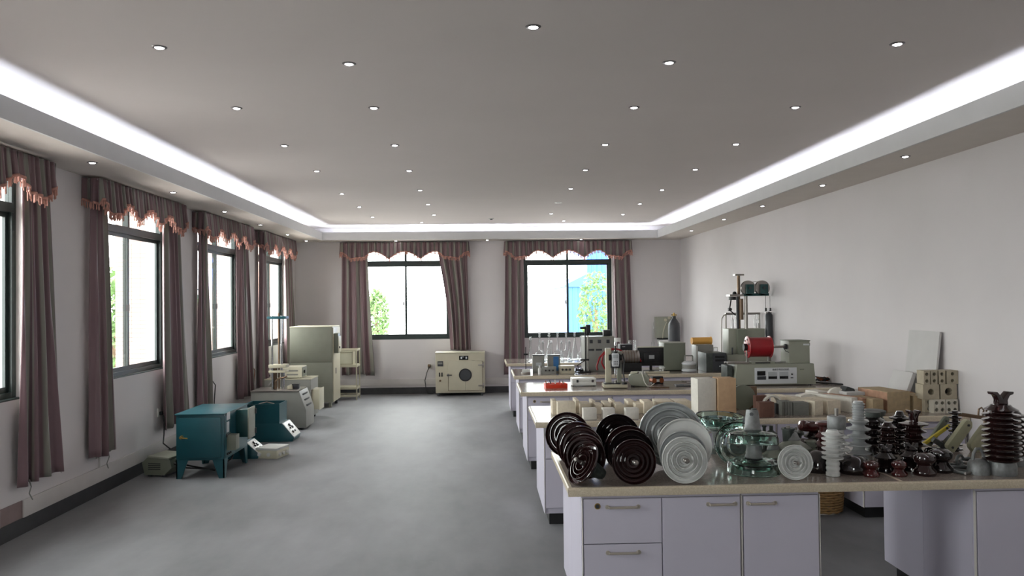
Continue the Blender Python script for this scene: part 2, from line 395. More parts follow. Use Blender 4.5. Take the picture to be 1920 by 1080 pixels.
# curtains and valances
def sheet(fn, nu, nv, name, mat, parent, thick=.006, ulen=1):
    vs = []; fs = []; uv = []
    for j in range(nv+1):
        for i in range(nu+1): vs.append(fn(i/nu, j/nv))
    for j in range(nv):
        for i in range(nu):
            a = j*(nu+1)+i; fs.append((a, a+1, a+nu+2, a+nu+1))
    me = bpy.data.meshes.new(name); me.from_pydata(vs, [], fs); me.materials.append(mat)
    ul = me.uv_layers.new(name='UVMap')
    for p in me.polygons:
        for li, vi in zip(p.loop_indices, p.vertices):
            ul.data[li].uv = ((vi % (nu+1))/nu*ulen, (vi//(nu+1))/nv)
    me.polygons.foreach_set('use_smooth', [True]*len(me.polygons))
    o = bpy.data.objects.new(name, me); COL.objects.link(o); o.parent = parent
    sm = o.modifiers.new('thickness', 'SOLIDIFY'); sm.thickness = thick; sm.offset = 0
    return o
def wall_thing(name, label, cat, c, horiz, group):
    # local x along the wall (rightwards seen from inside), local -y into the room
    if horiz: return thing(name, label, cat, (c, YB, 0), 0, group)
    return thing(name, label, cat, (XL, c, 0), PI/2, group)
def curtain(label, c, horiz, t0, t1, b0, b1, z1=2.86, z0=.42, folds=6, amp=.034, gather=0, seed=1, off=.08):
    rnd = random.Random(seed); r = wall_thing('curtain', label, 'curtain', c, horiz, 'striped curtains at the windows')
    ph = [rnd.uniform(-.5, .5) for _ in range(4)]; k2 = rnd.uniform(2, 3.5)
    hem = [rnd.uniform(-.02, .02) for _ in range(5)]
    def fn(u, v):
        z = z1+(z0-z1)*v
        w = v**1.15
        a = t0+(b0-t0)*w; b = t1+(b1-t1)*w
        if gather: 
            g = gather*math.sin(PI*min(1, v*1.0))**1; a += g*.4; 
        uu = u+.012*math.sin(2*PI*(u*3+ph[0]+v*.6))
        x = a+(b-a)*uu
        A = amp*(.55+.45*v)*(1+.3*math.sin(2*PI*(u*k2+ph[1])))
        y = -off-A*(math.sin(2*PI*(folds*u+ph[2])+.6*math.sin(3*v+ph[3]*6)) + .25*math.sin(2*PI*(folds*2.3*u+ph[0])+2*v))
        x += .35*A*math.cos(2*PI*(folds*u+ph[2]))
        if v > .999: z += hem[int(u*4)]
        return (x, y, z)
    sheet(fn, folds*22, 30, 'drape', M['cloth'], r, ulen=folds*.6+.3)
    for i in range(3):
        x = t0+(t1-t0)*(i+.5)/3; MB().tube([(x, -off, z1-.01), (x, -off-.0, z1+.035)], .006, 6).build('hook', M['steel'], r)
    return r
def valance(label, c, horiz, seed=0, H=1.27):
    rnd = random.Random(seed); r = wall_thing('valance', label, 'valance', c, horiz, 'scalloped valances above the windows')
    zt = 3.03; np_ = 20
    xs = [-1, -.84, -.62, -.48, -.245, 0, .25, .48, .62, .84, 1]     # low and high points of the hem
    dz = [.2, .33, .3, .19, .335, .19, .335, .19, .3, .33, .2]
    def hem(t):
        for i in range(len(xs)-1):
            if t <= xs[i+1]+1e-9:
                k = (t-xs[i])/(xs[i+1]-xs[i]); k = k if i in () else .5-.5*math.cos(PI*k) if False else k
                # arches: rounded at the high points, pointed at the low points
                if dz[i] > dz[i+1]: kk = math.sin(k*PI/2)
                else: kk = 1-math.cos(k*PI/2)
                return dz[i]+(dz[i+1]-dz[i])*kk
        return dz[-1]
    # path: left return, front, right return
    ret = .165; L = 2*H+2*ret; jit = [rnd.uniform(-.3, .3) for _ in range(80)]
    def path(s):
        if s < ret: return (-H, -s, -1)
        if s > L-ret: return (H, -(L-s), 1)
        return (-H+(s-ret), -ret, (-H+(s-ret))/H)
    def fn(u, v):
        s = u*L; x, y, t = path(s)
        d = hem(max(-1, min(1, t)))
        if s < ret or s > L-ret: d = .2+.05*(min(s, L-s)/ret)
        p = u*np_*1.6; ji = jit[int(p) % 80]
        w = math.sin(2*PI*p+ji)*.016*(.5+.8*v)+math.sin(2*PI*p*2.1+1)*.005
        if s < ret or s > L-ret: x += w*(1 if t > 0 else -1)
        else: y -= w+.015*v
        x += .006*math.sin(2*PI*p*1.3)*v
        return (x, y, zt-d*v)
    sheet(fn, 420, 7, 'gathered_cloth', M['cloth'], r, .005, ulen=22)
    fr = MB(); nt = 190
    for i in range(nt):
        u = (i+.5)/nt; x, y, z = fn(u, 1.0); l = rnd.uniform(.045, .075); x += rnd.uniform(-.004, .004)
        fr.lathe([(0, -l), (.0065, -l+.008), (.005, -.012), (.003, 0), (0, .004)], 5, Matrix.Translation((x, y, z)))
    br = fr.build('tassel_fringe', M['tassel'], r); br['kind'] = 'stuff'
    sheet(lambda u, v: (lambda q: (q[0], q[1]-.005, q[2]+.012-.024*v))(fn(u, 1.0)), 420, 1, 'braid', M['tassel'], r, .006)
    mb = MB(); mb.box(-H+.01, H-.01, -ret+.025, -.005, zt-.02, zt-.002); mb.build('pelmet_board', M['white'], r, smooth=False)
    return r
names = ['fourth and farthest left-wall window', 'third left-wall window', 'second left-wall window, behind the teal oven', 'nearest left-wall window, cut by the frame', 'left-wall window behind the camera', 'left-wall window farthest behind the camera']
for i, c in enumerate(LW):
    valance('gathered mauve valance with pink fringe over the '+names[i], c, False, 20+i, 1.1)
    far = .0 if i < 3 else -.02
    # local +x points away from the camera on the left wall
    curtain('mauve striped curtain on the near side of the '+names[i], c, False, -1.06, -.74, -1.08, -.56, z0=.40, folds=3, seed=30+i, off=.07)
    q = (.74, 1.15, .74, 1.40) if i == 3 else (.60, 1.09, .62, 1.35)
    curtain('mauve striped curtain on the far side of the '+names[i], c, False, *q, z0=.40, folds=4, seed=50+i, off=.07)
valance('gathered mauve valance with pink fringe over the left back-wall window', BW[0], True, 3)
valance('gathered mauve valance with pink fringe over the right back-wall window', BW[1], True, 4)
curtain('mauve striped curtain hanging to the left of the left back-wall window', BW[0], True, -1.24, -.74, -1.27, -.62, z0=.4, folds=4, seed=1)
curtain('mauve striped curtain bunched onto the cream oven top', BW[0], True, .66, 1.24, .9, 1.3, z0=.865, folds=5, seed=2, gather=.15)
curtain('mauve striped curtain to the left of the right back-wall window, behind the benches', BW[1], True, -1.26, -.9, -1.3, -.88, z0=.35, folds=3, seed=5)
curtain('mauve striped curtain to the right of the right back-wall window', BW[1], True, .9, 1.24, .95, 1.3, z0=.4, folds=3, seed=6)

# recessed downlights
proto_spot = None
def spot(x, y, z, label):
    global proto_spot
    if proto_spot is None:
        t = thing('recessed_downlight', label, 'downlight', (x, y, z), 0, 'recessed ceiling downlights')
        MB().lathe([(.026, -.001), (.028, -.006), (.040, -.004), (.044, 0), (.026, 0), (.026, -.001)], 20).build('trim_ring', M['spot_trim'], t)
        MB().lathe([(0, -.010), (.018, -.009), (.026, -.003), (.026, -.0005), (0, -.0005)], 16).build('lamp', M['spot'], t)
        proto_spot = t; return t
    return dup(proto_spot, (x, y, z), label=label)
rowsy = [4.65, 6.15, 7.62, 9.1, 10.8, 12.35, 13.85]
rn = ['nearest the camera', 'second', 'third', 'fourth', 'fifth', 'sixth', 'farthest']
cn = ['leftmost', 'second', 'third', 'rightmost']
for r, y in enumerate(rowsy):
    for c, x in enumerate((-1.86, -.82, 1.19, 2.46)):
        yy = y
        if r == 0: yy = {0:4.69, 1:5.01, 2:4.98, 3:4.61}[c]
        elif r >= 4: yy = y+{0:.2, 1:-.1, 2:-.18, 3:0}[c]
        if r == 5 and c == 2: continue
        spot(x-(.05 if c == 0 and r > 3 else 0), yy, ZC, 'small glowing ceiling downlight, %s row, %s in its row' % (rn[r], cn[c]))
spot(.29, 4.33, ZC, 'lone glowing downlight near the top centre of the ceiling, nearest of all')
spot(-1.13, 15.05, ZC, 'glowing downlight close to the back cove, left of centre')
spot(1.53, 14.93, ZC, 'glowing downlight close to the back cove, right of centre')
for i, (x, y) in enumerate([(-3.3, 6.9), (-3.33, 8.75), (-3.37, 10.6), (-3.4, 12.4), (-3.42, 14.2), (-3.42, 15.7)]):
    spot(x, y, ZS, 'small downlight in the lowered left border, %s from the camera' % ['first','second','third','fourth','fifth','sixth'][i])
for i, x in enumerate((-1.7, .1, 1.97)):
    spot(x, 15.83, ZS, 'small downlight in the lowered back border, %s' % ['above the left window','between the windows','above the right window'][i])
for i, (x, y) in enumerate([(3.66, 6.76), (3.67, 8.47), (3.68, 10.35), (3.69, 12.06), (3.7, 14.0)]):
    spot(x, y, ZS, 'small downlight in the lowered right border, %s from the camera' % ['first','second','third','fourth','fifth'][i])
for i, y in enumerate((1.5, -1.)):
    for j, x in enumerate((-1.86, 2.46)): spot(x, y, ZC, 'glowing downlight behind the camera, %s %s' % (['nearer','farther'][i], ['left','right'][j]))
d = thing('ceiling_detector', 'tiny dark round detector in the middle of the far ceiling', 'detector', (.17, 14.4, ZC))
MB().lathe([(0, -.03), (.02, -.028), (.025, -.012), (0, -.012)], 16).build('sensor', M['dark'], d)
MB().lathe([(0, -.013), (.045, -.012), (.05, 0), (0, 0)], 16).build('base_plate', M['white'], d)
d = thing('unlit_downlight', 'unlit downlight in the sixth ceiling row, right of centre', 'downlight', (1.17, 12.16, ZC))
MB().lathe([(.034, -.001), (.036, -.007), (.055, -.005), (.06, 0), (.034, 0), (.034, -.001)], 20).build('trim_ring', M['white'], d)
MB().lathe([(0, -.006), (.03, -.004), (.034, -.0005), (0, -.0005)], 16).build('lamp', M['dark'], d)

# ------------------------------------------------------------------ outside
struct(MB().box(-60, 60, -30, 90, -1.3, -1.2).build('ground_outside', M['ground'], smooth=False))
for i, y in enumerate([16.0, 12.98, 10.12, 7.2, 4.25, 1.35]):
    hw = .38
    struct(MB().box(XL-T-.42, XL-T, y-hw, y+hw, -1.2, 4.2).build('wall_outside_pier', M['tile'], smooth=False, loc=(0,0,0)))
def tree(label, x, y, r, zc, h, seed, n=900):
    rnd = random.Random(seed); t = thing('tree', label, 'tree', (x, y, -1.2), 0, 'trees outside the windows'); vs = []; fs = []
    for _ in range(n):
        a = Vector((rnd.gauss(0, 1), rnd.gauss(0, 1), rnd.gauss(0, 1))).normalized()*(rnd.uniform(.45, 1)**.6)
        p = Vector((a.x*r, a.y*r, zc+1.2+a.z*h)); q = Euler((rnd.uniform(0, 6), rnd.uniform(0, 6), 0)).to_matrix(); s = rnd.uniform(.06, .13)*max(1, r)
        o = len(vs); vs += [tuple(p+q@Vector(c)) for c in ((-s,0,0),(0,-s*.5,0),(s,0,0),(0,s*.5,0))]; fs.append((o, o+1, o+2, o+3))
    m = MB(); m.add(vs, fs); f = m.build('foliage', M['leaf'], t, smooth=False); f['kind'] = 'stuff'
    tr = MB(); tr.cyl((0,0,0), (0,0,zc+1.2), .1, .05, 8)
    for k in range(4):
        an = rnd.uniform(0, 6); tr.cyl((0,0,(zc+1.2)*.6), (math.cos(an)*r*.5, math.sin(an)*r*.5, zc+1.2+h*.3), .04, .015, 6)
    tr.build('trunk', M['bark'], t)
tree('green tree outside the second left window', -9.0, 20.0, 1.3, 1.2, 1.6, 1, 1400)
tree('green tree outside, beyond the third left window', -8.2, 27.0, 1.5, 1.6, 1.7, 2, 1400)
tree('green bush outside the nearest left window', -9.5, 14.5, 1.2, .9, 1.3, 3, 1000)
tree('pale green tree beyond the left back-wall window', -4.35, 33.0, .5, 1.1, 1.35, 4, 900)
tree('leafy tree in front of the blue shed, nearer the mullion', 4.7, 33., .8, 1.4, 1.7, 5, 900)
tree('leafy tree in front of the blue shed, taller and at the right', 5.6, 31., .8, 1.8, 2.2, 6, 1100)
def shed(label, x0, x1, y0, y1, z, lean=0):
    t = thing('blue_shed', label, 'shed', ((x0+x1)/2, (y0+y1)/2, -1.2)); w = (x1-x0)/2; dd = (y1-y0)/2
    MB().box(-w, w, -dd, dd, 0, z+1.2).build('wall', M['blue_sheet'], t, smooth=False)
    rb = MB(); k = int((x1-x0)/.3)
    for i in range(k): rb.box(-w+i*.3, -w+i*.3+.06, -dd-.05, -dd, 0, z+1.2)
    q = rb.build('cladding_rib', M['blue_sheet'], t, smooth=False); q['kind'] = 'stuff'
    MB().prismY([(-w-.2, z+1.2), (w+.2, z+1.2), (w+.2, z+1.5+lean), (-w-.2, z+1.3)], -dd-.2, dd+.2).build('roof', M['blue_sheet'], t, smooth=False)
shed('tall blue corrugated shed outside the right back-wall window', 6.1, 16, 46.5, 56, 6.5)
shed('lower blue corrugated lean-to beside the tall blue shed', 4.8, 5.85, 45, 55, 2.6, .5)

# ------------------------------------------------------------------ benches
BEN = [(4.20, 5.26, .44), (6.49, 7.50, .42), (8.64, 9.66, .40), (10.52, 11.58, .40), (12.62, 13.62, .36)]
bn = ['nearest', 'second', 'third', 'fourth', 'farthest']
TZ = .85
def handle(mb_par, x, z, y, w=.085):
    h = MB(); h.tube([(x-w/2, y, z), (x-w/2, y-.022, z), (x+w/2, y-.022, z), (x+w/2, y, z)], .007, 8)
    h.cyl((x-w/2-.008, y, z), (x-w/2-.008, y-.008, z), .011, n=10); h.cyl((x+w/2+.008, y, z), (x+w/2+.008, y-.008, z), .011, n=10)
    return h.build('handle', M['handle'], mb_par, label='brushed metal bar handle')
def cabinet(label, x0, x1, y0, y1, cols, group='white bench cabinets', splitside=True):
    t = thing('bench_cabinet', label, 'cabinet', (x0, y0, 0), 0, group); w = x1-x0; D = y1-y0; z0, z1 = .1, TZ-.052
    b = MB(); b.box(0, w, .02, D, z0, z1); b.build('body', M['cab'], t, smooth=False)
    MB().box(.04, w-.04, .07, D-.07, 0, z0).build('plinth', M['black'], t, smooth=False)
    for ex in (-.001, w-.0015): MB().box(ex, ex+.0025, .0, .0195, z0, z1-.01).build('edge_band', M['cab_edge'], t, smooth=False)
    x = .006
    for (kind, cw, hx) in cols:
        g = .0025; ztop = z1-.012
        if kind == 'drawers':
            hs = [ .24, .40]; zz = ztop
            for k, hh in enumerate(hs):
                d = MB().box(x+g, x+cw-g, 0, .019, zz-hh+g, zz-g).build('drawer', M['cab'], t, bevel=.0015, smooth=False); handle(d, x+cw*.5, zz-.045, 0, .15)
                if k == 0:
                    MB().cyl((x+.075, .0, zz-.04), (x+.075, -.004, zz-.04), .016, n=16).build('lock', M['brass'], d)
                    MB().cyl((x+.075, -.004, zz-.04), (x+.075, -.005, zz-.04), .011, n=12).build('keyhole', M['dark'], d)
                zz -= hh
        else:
            d = MB().box(x+g, x+cw-g, 0, .019, z0+g, ztop-g).build('door', M['cab'], t, bevel=.0015, smooth=False)
            handle(d, x+cw*(.76 if hx > 0 else .24), ztop-.04, 0, .13)
        x += cw
    if splitside:
        for sa, sb in ((.03, D*.52), (D*.52+.004, D)): MB().box(-.003, 0, sa, sb, z0, z1).build('side_panel', M['cab'], t, smooth=False)
    return t
def worktop(label, x0, x1, y0, y1):
    t = thing('worktop', label, 'worktop', (x0, y0, TZ), 0, 'speckled bench worktops')
    w = x1-x0; D = y1-y0
    MB().box(0.02, w-.0, .02, D-.02, -.03, 0).build('slab', M['top'], t, smooth=False)
    m = MB(); th = .046
    def prof(o):  # rounded nosing
        return [(0,-th+.01),(.004,-th),(.02,-th),(.035,-th),(.035,-.031),(.02,-.031),(.02,0),(.006,-.001),(.0,-.008)]
    # front, back, left nosings as prisms
    pf = prof(0)
    m.set(Matrix(((0,0,1,0),(1,0,0,0),(0,1,0,0),(0,0,0,1)))); m.prism(pf, 0, w)
    m.set(Matrix(((0,0,1,0),(-1,0,0,D),(0,1,0,0),(0,0,0,1)))); m.prism(pf, 0, w)
    m.set(Matrix(((1,0,0,0),(0,0,1,0),(0,1,0,0),(0,0,0,1)))); m.prism(pf, 0.004, D-.004)
    m.set(); m.build('rounded_edge', M['top_edge'], t)
    MB().box(.05, w, .05, D-.05, -.051, -.031).build('underlay', M['cab'], t, smooth=False)
    return t
# nearest bench
xs_ = .48; y0, y1, _ = BEN[0]
worktop('beige speckled worktop of the nearest bench, left slab under the disc insulators', .44, 2.22, y0, y1)
worktop('beige speckled worktop of the nearest bench, right slab under the brown insulators', 2.221, 4.02, y0, y1)
cabinet('white cabinet with two drawers and a door under the left end of the nearest bench', .515, 1.366, y0+.03, y1-.04, [('drawers', .418, 0), ('door', .421, 1)])
cabinet('single-door white cabinet on the left of the nearest bench\'s knee space', 1.369, 1.79, y0+.03, y1-.04, [('door', .409, -1)])
cabinet('white cabinet on the right of the nearest bench\'s knee space', 2.64, 4.0, y0+.03, y1-.04, [('door', .674, 1), ('door', .674, -1)])
for k in range(1, 5):
    y0, y1, xl = BEN[k]
    worktop('polished speckled worktop of the %s bench from the camera' % bn[k], xl, 4.02, y0, y1)
    sp = [(xl+.07, xl+1.0), (xl+1.005, xl+1.93), (xl+1.935, xl+2.68), (3.13, 4.0)] if k == 1 else [(xl+.07, xl+.99), (xl+.995, xl+1.915), (xl+1.92, xl+2.8), (xl+2.805, 4.0)]
    if k == 1: sp = [(xl+.07, xl+1.0), (xl+1.005, xl+1.95), (3.13, 4.0)]
    for q, (a, b) in enumerate(sp):
        w = (b-a-.012)/2
        pl = ['at its left end', 'second from its left end', 'third from its left end', 'against the right wall'][q if (k != 1 or q < 2) else 3]
        cabinet('white cabinet under the %s bench, %s' % (bn[k], pl), a, b, y0+.03, y1-.04, [('drawers', w, 0), ('door', w, 1)] if q == 0 else [('door', w, 1), ('door', w, -1)], splitside=(q == 0 or (k == 1 and q == 2)))

# ------------------------------------------------------------------ things on the benches
def B(px, py, z=TZ): return at(px, py, z=z)
def frame_from(u, up=(0,0,1)):
    """rotation whose +Z points along u"""
    return Vector(u).normalized().to_track_quat('Z', 'Y').to_euler()
RIB = [(1,-.01),(.99,-.04),(.97,-.05),(.955,-.03),(.945,.03),(.90,.09),(.82,.10),(.795,.05),(.785,-.06),(.775,-.09),(.76,-.09),(.75,-.06),(.735,.08),(.70,.16),(.61,.17),(.59,.08),(.58,-.07),(.57,-.10),(.555,-.10),(.545,-.07),(.53,.10),(.50,.19),(.41,.20),(.39,.10),(.38,-.08),(.37,-.11),(.355,-.11),(.345,-.08),(.33,.10),(.30,.20),(.20,.20),(.17,.05),(0,.05)]
def disc_insulator(name, label, R, mat, loc, under, cap='cap', group=None, ribs=True, cap_h=.40, dome=.46, lab=True, pin=True):
    """cap-and-pin insulator; local +z is the cap side, 'under' is the world direction the ribbed underside faces"""
    t = thing(name, label, 'insulator', loc, 0, group, rot=frame_from(-Vector(under)))
    prof = [(r*R, z*R) for r, z in (RIB if ribs else [(1,0),(.98,-.05),(.95,-.04),(.9,.02),(.6,.05),(.3,.06),(0,.06)])[::-1]]
    prof += [(R*1.0, .03*R), (R*.96, .07*R), (R*.8, dome*.42*R), (R*.6, dome*.68*R), (R*.42, dome*.9*R), (R*.34, dome*1.1*R), (0, dome*1.1*R)]
    MB().lathe(prof, 48).build('porcelain_shell', M[mat], t)
    h0 = dome*.95*R
    MB().lathe([(0,h0), (.40*R,h0), (.41*R,h0+.05*R), (.37*R,h0+.12*R), (.33*R,h0+.45*cap_h*R), (.27*R,h0+.8*cap_h*R), (.22*R,h0+cap_h*R), (.12*R,h0+cap_h*R), (.11*R,h0+cap_h*.85*R), (0,h0+cap_h*.85*R)], 24).build('metal_cap', M[cap], t)
    if pin:
        MB().lathe([(0,.02*R), (.10*R,.02*R), (.09*R,-.12*R), (.065*R,-.14*R), (.065*R,-.34*R), (.11*R,-.38*R), (.11*R,-.44*R), (.06*R,-.48*R), (0,-.48*R)], 16).build('steel_pin', M['steel'], t)
    return t
GD = 'disc insulators lined up on the left of the nearest bench'
def disc_px(label, px, py, Rpx, under, mat, R=None, y=None, **k):
    # rests on its rim: centre height follows from the tilt
    R0 = R or .14
    for _ in range(4):
        u = Vector(under).normalized(); hz = TZ+R0*math.sqrt(max(0, 1-u.z*u.z))+.004
        p = at(px, py, z=hz)
        if R is None: R0 = Rpx*p.y/F_PX
    if y is not None: p = at(px, py, y=y); R0 = R or Rpx*y/F_PX
    elif p.y < 4.25: p = Vector((at(px, py, y=4.25).x, 4.25, hz))
    return disc_insulator('disc_insulator', label, R0, mat, p, under, group=GD, **k)
disc_px('dark brown ribbed disc insulator, farthest of the left row, showing its rings', 1064, 815, 42, (-.18,-.95,.12), 'brown', cap='capdark')
disc_px('dark brown disc insulator second from the back of the left row, mostly hidden', 1083, 834, 43, (-.42,-.88,.10), 'brown', cap='capdark')
disc_px('dark brown disc insulator in the middle of the leaning left row', 1090, 842, 43, (-.45,-.86,.12), 'brown', cap='capdark')
disc_px('dark brown disc insulator just behind the tipped one at the left front corner', 1096, 856, 42, (-.45,-.84,.14), 'brown', cap='capdark')
disc_px('tipped dark brown disc insulator at the bench corner, resting on its grey-green cap', 1093, 869, 42, (-.80,-.33,.50), 'brown', cap='capdark', cap_h=.75)
disc_px('black-brown disc insulator at the back between the two brown rows', 1158, 818, 42, (-.1,-.98,.05), 'black_glaze', cap='capdark')
disc_px('dark brown disc insulator leaning behind the front one of the middle row', 1178, 843, 45, (-.1,-.98,.14), 'brown', cap='capdark')
disc_px('dark brown disc insulator second in the middle row, rim showing above the front one', 1184, 850, 44, (-.05,-.98,.14), 'black_glaze', cap='capdark')
disc_px('dark brown disc insulator at the front of the middle row, face-on with rings', 1189, 868, 42.5, (.02,-.98,.10), 'brown', cap='capdark')
disc_px('large grey disc insulator at the back, the widest of all', 1258, 815, 61, (-.16,-.97,.12), 'grey_glaze')
p = at(1284, 836, z=TZ+.155)
disc_insulator('disc_insulator', 'white disc insulator turned smooth side to the front, behind the white ringed one', .155, 'white_glaze', p, (-.12,-.96,.12), group=GD, pin=False, ribs=False)
disc_px('white ringed disc insulator just behind the front white one', 1281, 853, 45, (-.02,-.98,.12), 'grey_glaze')
disc_px('white disc insulator with bold raised rings at the front of the bench', 1284, 868, 44.5, (-.02,-.98,.10), 'white_glaze')
disc_px('small white ringed disc insulator standing beside the green glass ones', 1491, 867, 33, (-.08,-.97,.10), 'white_glaze', cap_h=.5)
disc_px('pale grey disc insulator lying flat behind the small white ringed one', 1487, 840, 34, (.0,-.05,-1), 'olive_glaze', R=.11, y=4.8, pin=False)
disc_px('olive grey disc lying flat on the bench behind the glass insulators', 1452, 856, 30, (.1,-.1,-1), 'olive_glaze', R=.095, y=4.76, pin=False)
# grey cup cap standing on the pale disc
t = thing('cup_cap', 'dark grey cast cup standing on the pale flat disc', 'insulator cap', at(1478, 829, y=4.808))
MB().lathe([(0,0),(.03,0),(.032,.01),(.034,.07),(.04,.075),(.04,.085),(.025,.085),(.02,.05),(0,.05)], 20).build('cup', M['capdark'], t)
MB().lathe([(0,.085),(.012,.085),(.012,.1),(0,.1)], 10).build('bolt', M['steel'], t)

# green glass
GG = 'green glass insulators'
def glass_ins(label, loc, R, rot, caph, H=.36, shell_only=False):
    t = thing('glass_insulator', label, 'insulator', loc, 0, GG, rot=rot)
    prof = [(0,H*R*1.15),(.3*R,H*R*1.15),(.45*R,H*R*1.05),(.75*R,H*R*.95),(.93*R,H*R*.72),(.99*R,H*R*.3),(R,-.12*R),(.97*R,-.15*R),(.93*R,-.12*R),(.90*R,.18*R),(.80*R,.22*R),(.72*R,.0),(.68*R,0),(.64*R,.24*R),(.5*R,.26*R),(.44*R,.05*R),(.40*R,.05*R),(.36*R,.28*R),(.2*R,.28*R),(0,.28*R)]
    MB().lathe(prof[::-1], 56).build('glass_shell', M['green_glass'], t)
    h0 = H*R*1.12
    MB().lathe([(0,h0),(.33*R,h0),(.345*R,h0+.04*R),(.31*R,h0+.1*R),(.26*R,h0+caph*.75),(.23*R,h0+caph),(.12*R,h0+caph),(.1*R,h0+caph*.75),(0,h0+caph*.75)], 28).build('metal_cap', M['cap'], t)
    nk = MB(); nk.cyl((.24*R*.9,-.0,h0+caph*.78),(.262*R,-.0,h0+caph*.78), .075*R, n=12)
    nk.build('socket_slot', M['dark'], t)
    MB().lathe([(0,.27*R),(.08*R,.27*R),(.07*R,-.02*R),(.11*R,-.05*R),(.11*R,-.1*R),(0,-.12*R)][::-1], 14).build('steel_pin', M['steel'], t)
    return t
p = B(1408, 901); y = p.y+.15
g1 = glass_ins('green glass insulator at the bench front, flat on the worktop', (at(1408,880,y=4.551).x, 4.50, TZ+.024), .148, (0,0,0), .085)
h1 = TZ+.024+.36*.148*1.12+.085
g2 = glass_ins('tilted green glass insulator stacked on the front one, grey cap upright', (g1.location.x-.004, 4.50, h1+.012), .142, (.02, -.13, -2.0), .115)
g3 = glass_ins('green glass insulator standing on edge behind the stacked pair', at(1384, 833, y=4.78), .14, frame_from((.25,.83,-.5)), .09)
g4 = glass_ins('wide green glass insulator lying upside down at the back, pin up', at(1350, 785, y=5.093), .157, (PI+.05, .03, 0), .10, H=.45)
t = thing('insulator_pedestal', 'dark cast pedestal under the upturned green glass insulator', 'pedestal', (g4.location.x, 5.093, TZ))
MB().lathe([(0,0),(.07,0),(.072,.012),(.05,.03),(.055,.10),(0,.10)] if False else [(0,0),(.075,0),(.075,.015),(.05,.03),(.046,max(.04,g4.location.z-TZ-.20)),(0,max(.04,g4.location.z-TZ-.20))], 24).build('pedestal', M['capdark'], t)

# post insulators
def post_profile(core, shed, n, h, ratio=.45, sharp=.006, taper=1.0):
    out = [(0,0),(core,0)]; p = h/n
    for i in range(n):
        z = i*p; k = 1+(taper-1)*(i/max(1,n-1)); c = core*k; s = shed*k
        out += [(c, z+p*.12), (c*1.02, z+p*.25), (s*.96, z+p*.38), (s, z+p*.38+sharp), (s*.97, z+p*.45+sharp), (c*1.25, z+p*.72), (c, z+p*.9)]
    out += [(core*taper, h), (0, h)]
    return out
def post(label, loc, mat, sections, cap=None, base=None, group=None, name='post_insulator', rot=None):
    t = thing(name, label, 'insulator', loc, 0, group, rot=rot); z = 0
    if base:
        r, h, m = base; MB().lathe([(0,0),(r*.97,0),(r,.006),(r,h*.7),(r*.93,h),(0,h)], 32).build('metal_base', M[m], t); z += h
    prof = []
    for sec in sections:
        if sec[0] == 'sheds': _, core, shed, n, h, tp = sec; q = post_profile(core, shed, n, h, taper=tp)[1:-1]
        elif sec[0] == 'cyl': _, core, h = sec; q = [(core, 0), (core, h)]
        elif sec[0] == 'raw': _, q, h = sec
        prof += [(r, z+zz) for r, zz in q]; z += h
    zb = prof[0][1]
    MB().lathe([(0,zb)]+prof+[(0,z)], 36).build('porcelain_body', M[mat], t)
    if cap:
        kind = cap[0]
        if kind == 'cup': _, r, h, m = cap; MB().lathe([(0,z-.002),(r*.95,z-.002),(r,z+.004),(r,z+h*.9),(r*.93,z+h),(0,z+h)], 28).build('metal_cap', M[m], t); z += h
        if kind == 'fork':
            _, w, h, th = cap
            pts = [(-w*.45,0),(w*.45,0),(w*.42,h*.35),(w*.62,h*.7),(w*.95,h*.8),(w,h),(w*.5,h),(w*.22,h*.72),(0,h*.45),(-w*.22,h*.72),(-w*.5,h),(-w,h),(-w*.95,h*.8),(-w*.62,h*.7),(-w*.42,h*.35)]
            mb = MB(); mb.set(Matrix.Translation((0,0,z))); mb.prismY(pts, -th/2, th/2); mb.build('wire_groove_top', M[mat], t, bevel=.004); z += h
    return t, z
GW = 'white porcelain post insulators'; GB = 'brown porcelain insulators'
post('white many-shed post insulator standing at the bench front edge', B(1562, 892), 'white_glaze',
     [('raw', [(.036,0),(.04,.003),(.04,.02),(.036,.024),(.036,.034),(.039,.038),(.039,.05),(.036,.054),(.036,.062),(.039,.066),(.039,.078),(.035,.084)], .09), ('sheds', .036, .062, 6, .165, 1.0), ('raw', [(.036,0),(.03,.012)], .012)], group=GW)
t, z = post('white post insulator with a grey metal cap, just behind the front white one', at(1570, 878, z=TZ), 'white_glaze',
     [('cyl', .045, .06), ('sheds', .045, .075, 4, .15, .96), ('cyl', .042, .03)], cap=('cup', .054, .078, 'cap'), group=GW)
MB().cyl((0,0,z), (0,0,z+.045), .012, n=10).build('threaded_stud', M['steel'], t)
post('pale grey-white post insulator with four wide sheds and knurled neck', at(1611, 868, z=TZ), 'grey_glaze',
     [('cyl', .055, .04), ('sheds', .036, .074, 4, .20, .99), ('raw', [(.036,0),(.05,.012),(.062,.022),(.058,.03),(.04,.032)], .034), ('sheds', .033, .037, 6, .10, 1.0), ('raw', [(.03,0),(.027,.012)], .012)], group=GW)
# large brown post on the right
t, z = post('large dark brown post insulator with ten sheds and forked top, grey metal base', B(1879, 889), 'brown',
     [('sheds', .06, .106, 9, .285, .94), ('raw', [(.056,0),(.07,.01),(.092,.016),(.06,.034),(.05,.045)], .045)], cap=('fork', .065, .075, .05), base=(.077, .075, 'cap'), group=GB)
t, z = post('second large brown post insulator, half hidden behind the forked one', at(1899, 872, z=TZ), 'brown',
     [('sheds', .055, .098, 8, .26, .92), ('raw', [(.05,0),(.03,.02)], .02)], base=(.07, .06, 'cap'), group=GB)
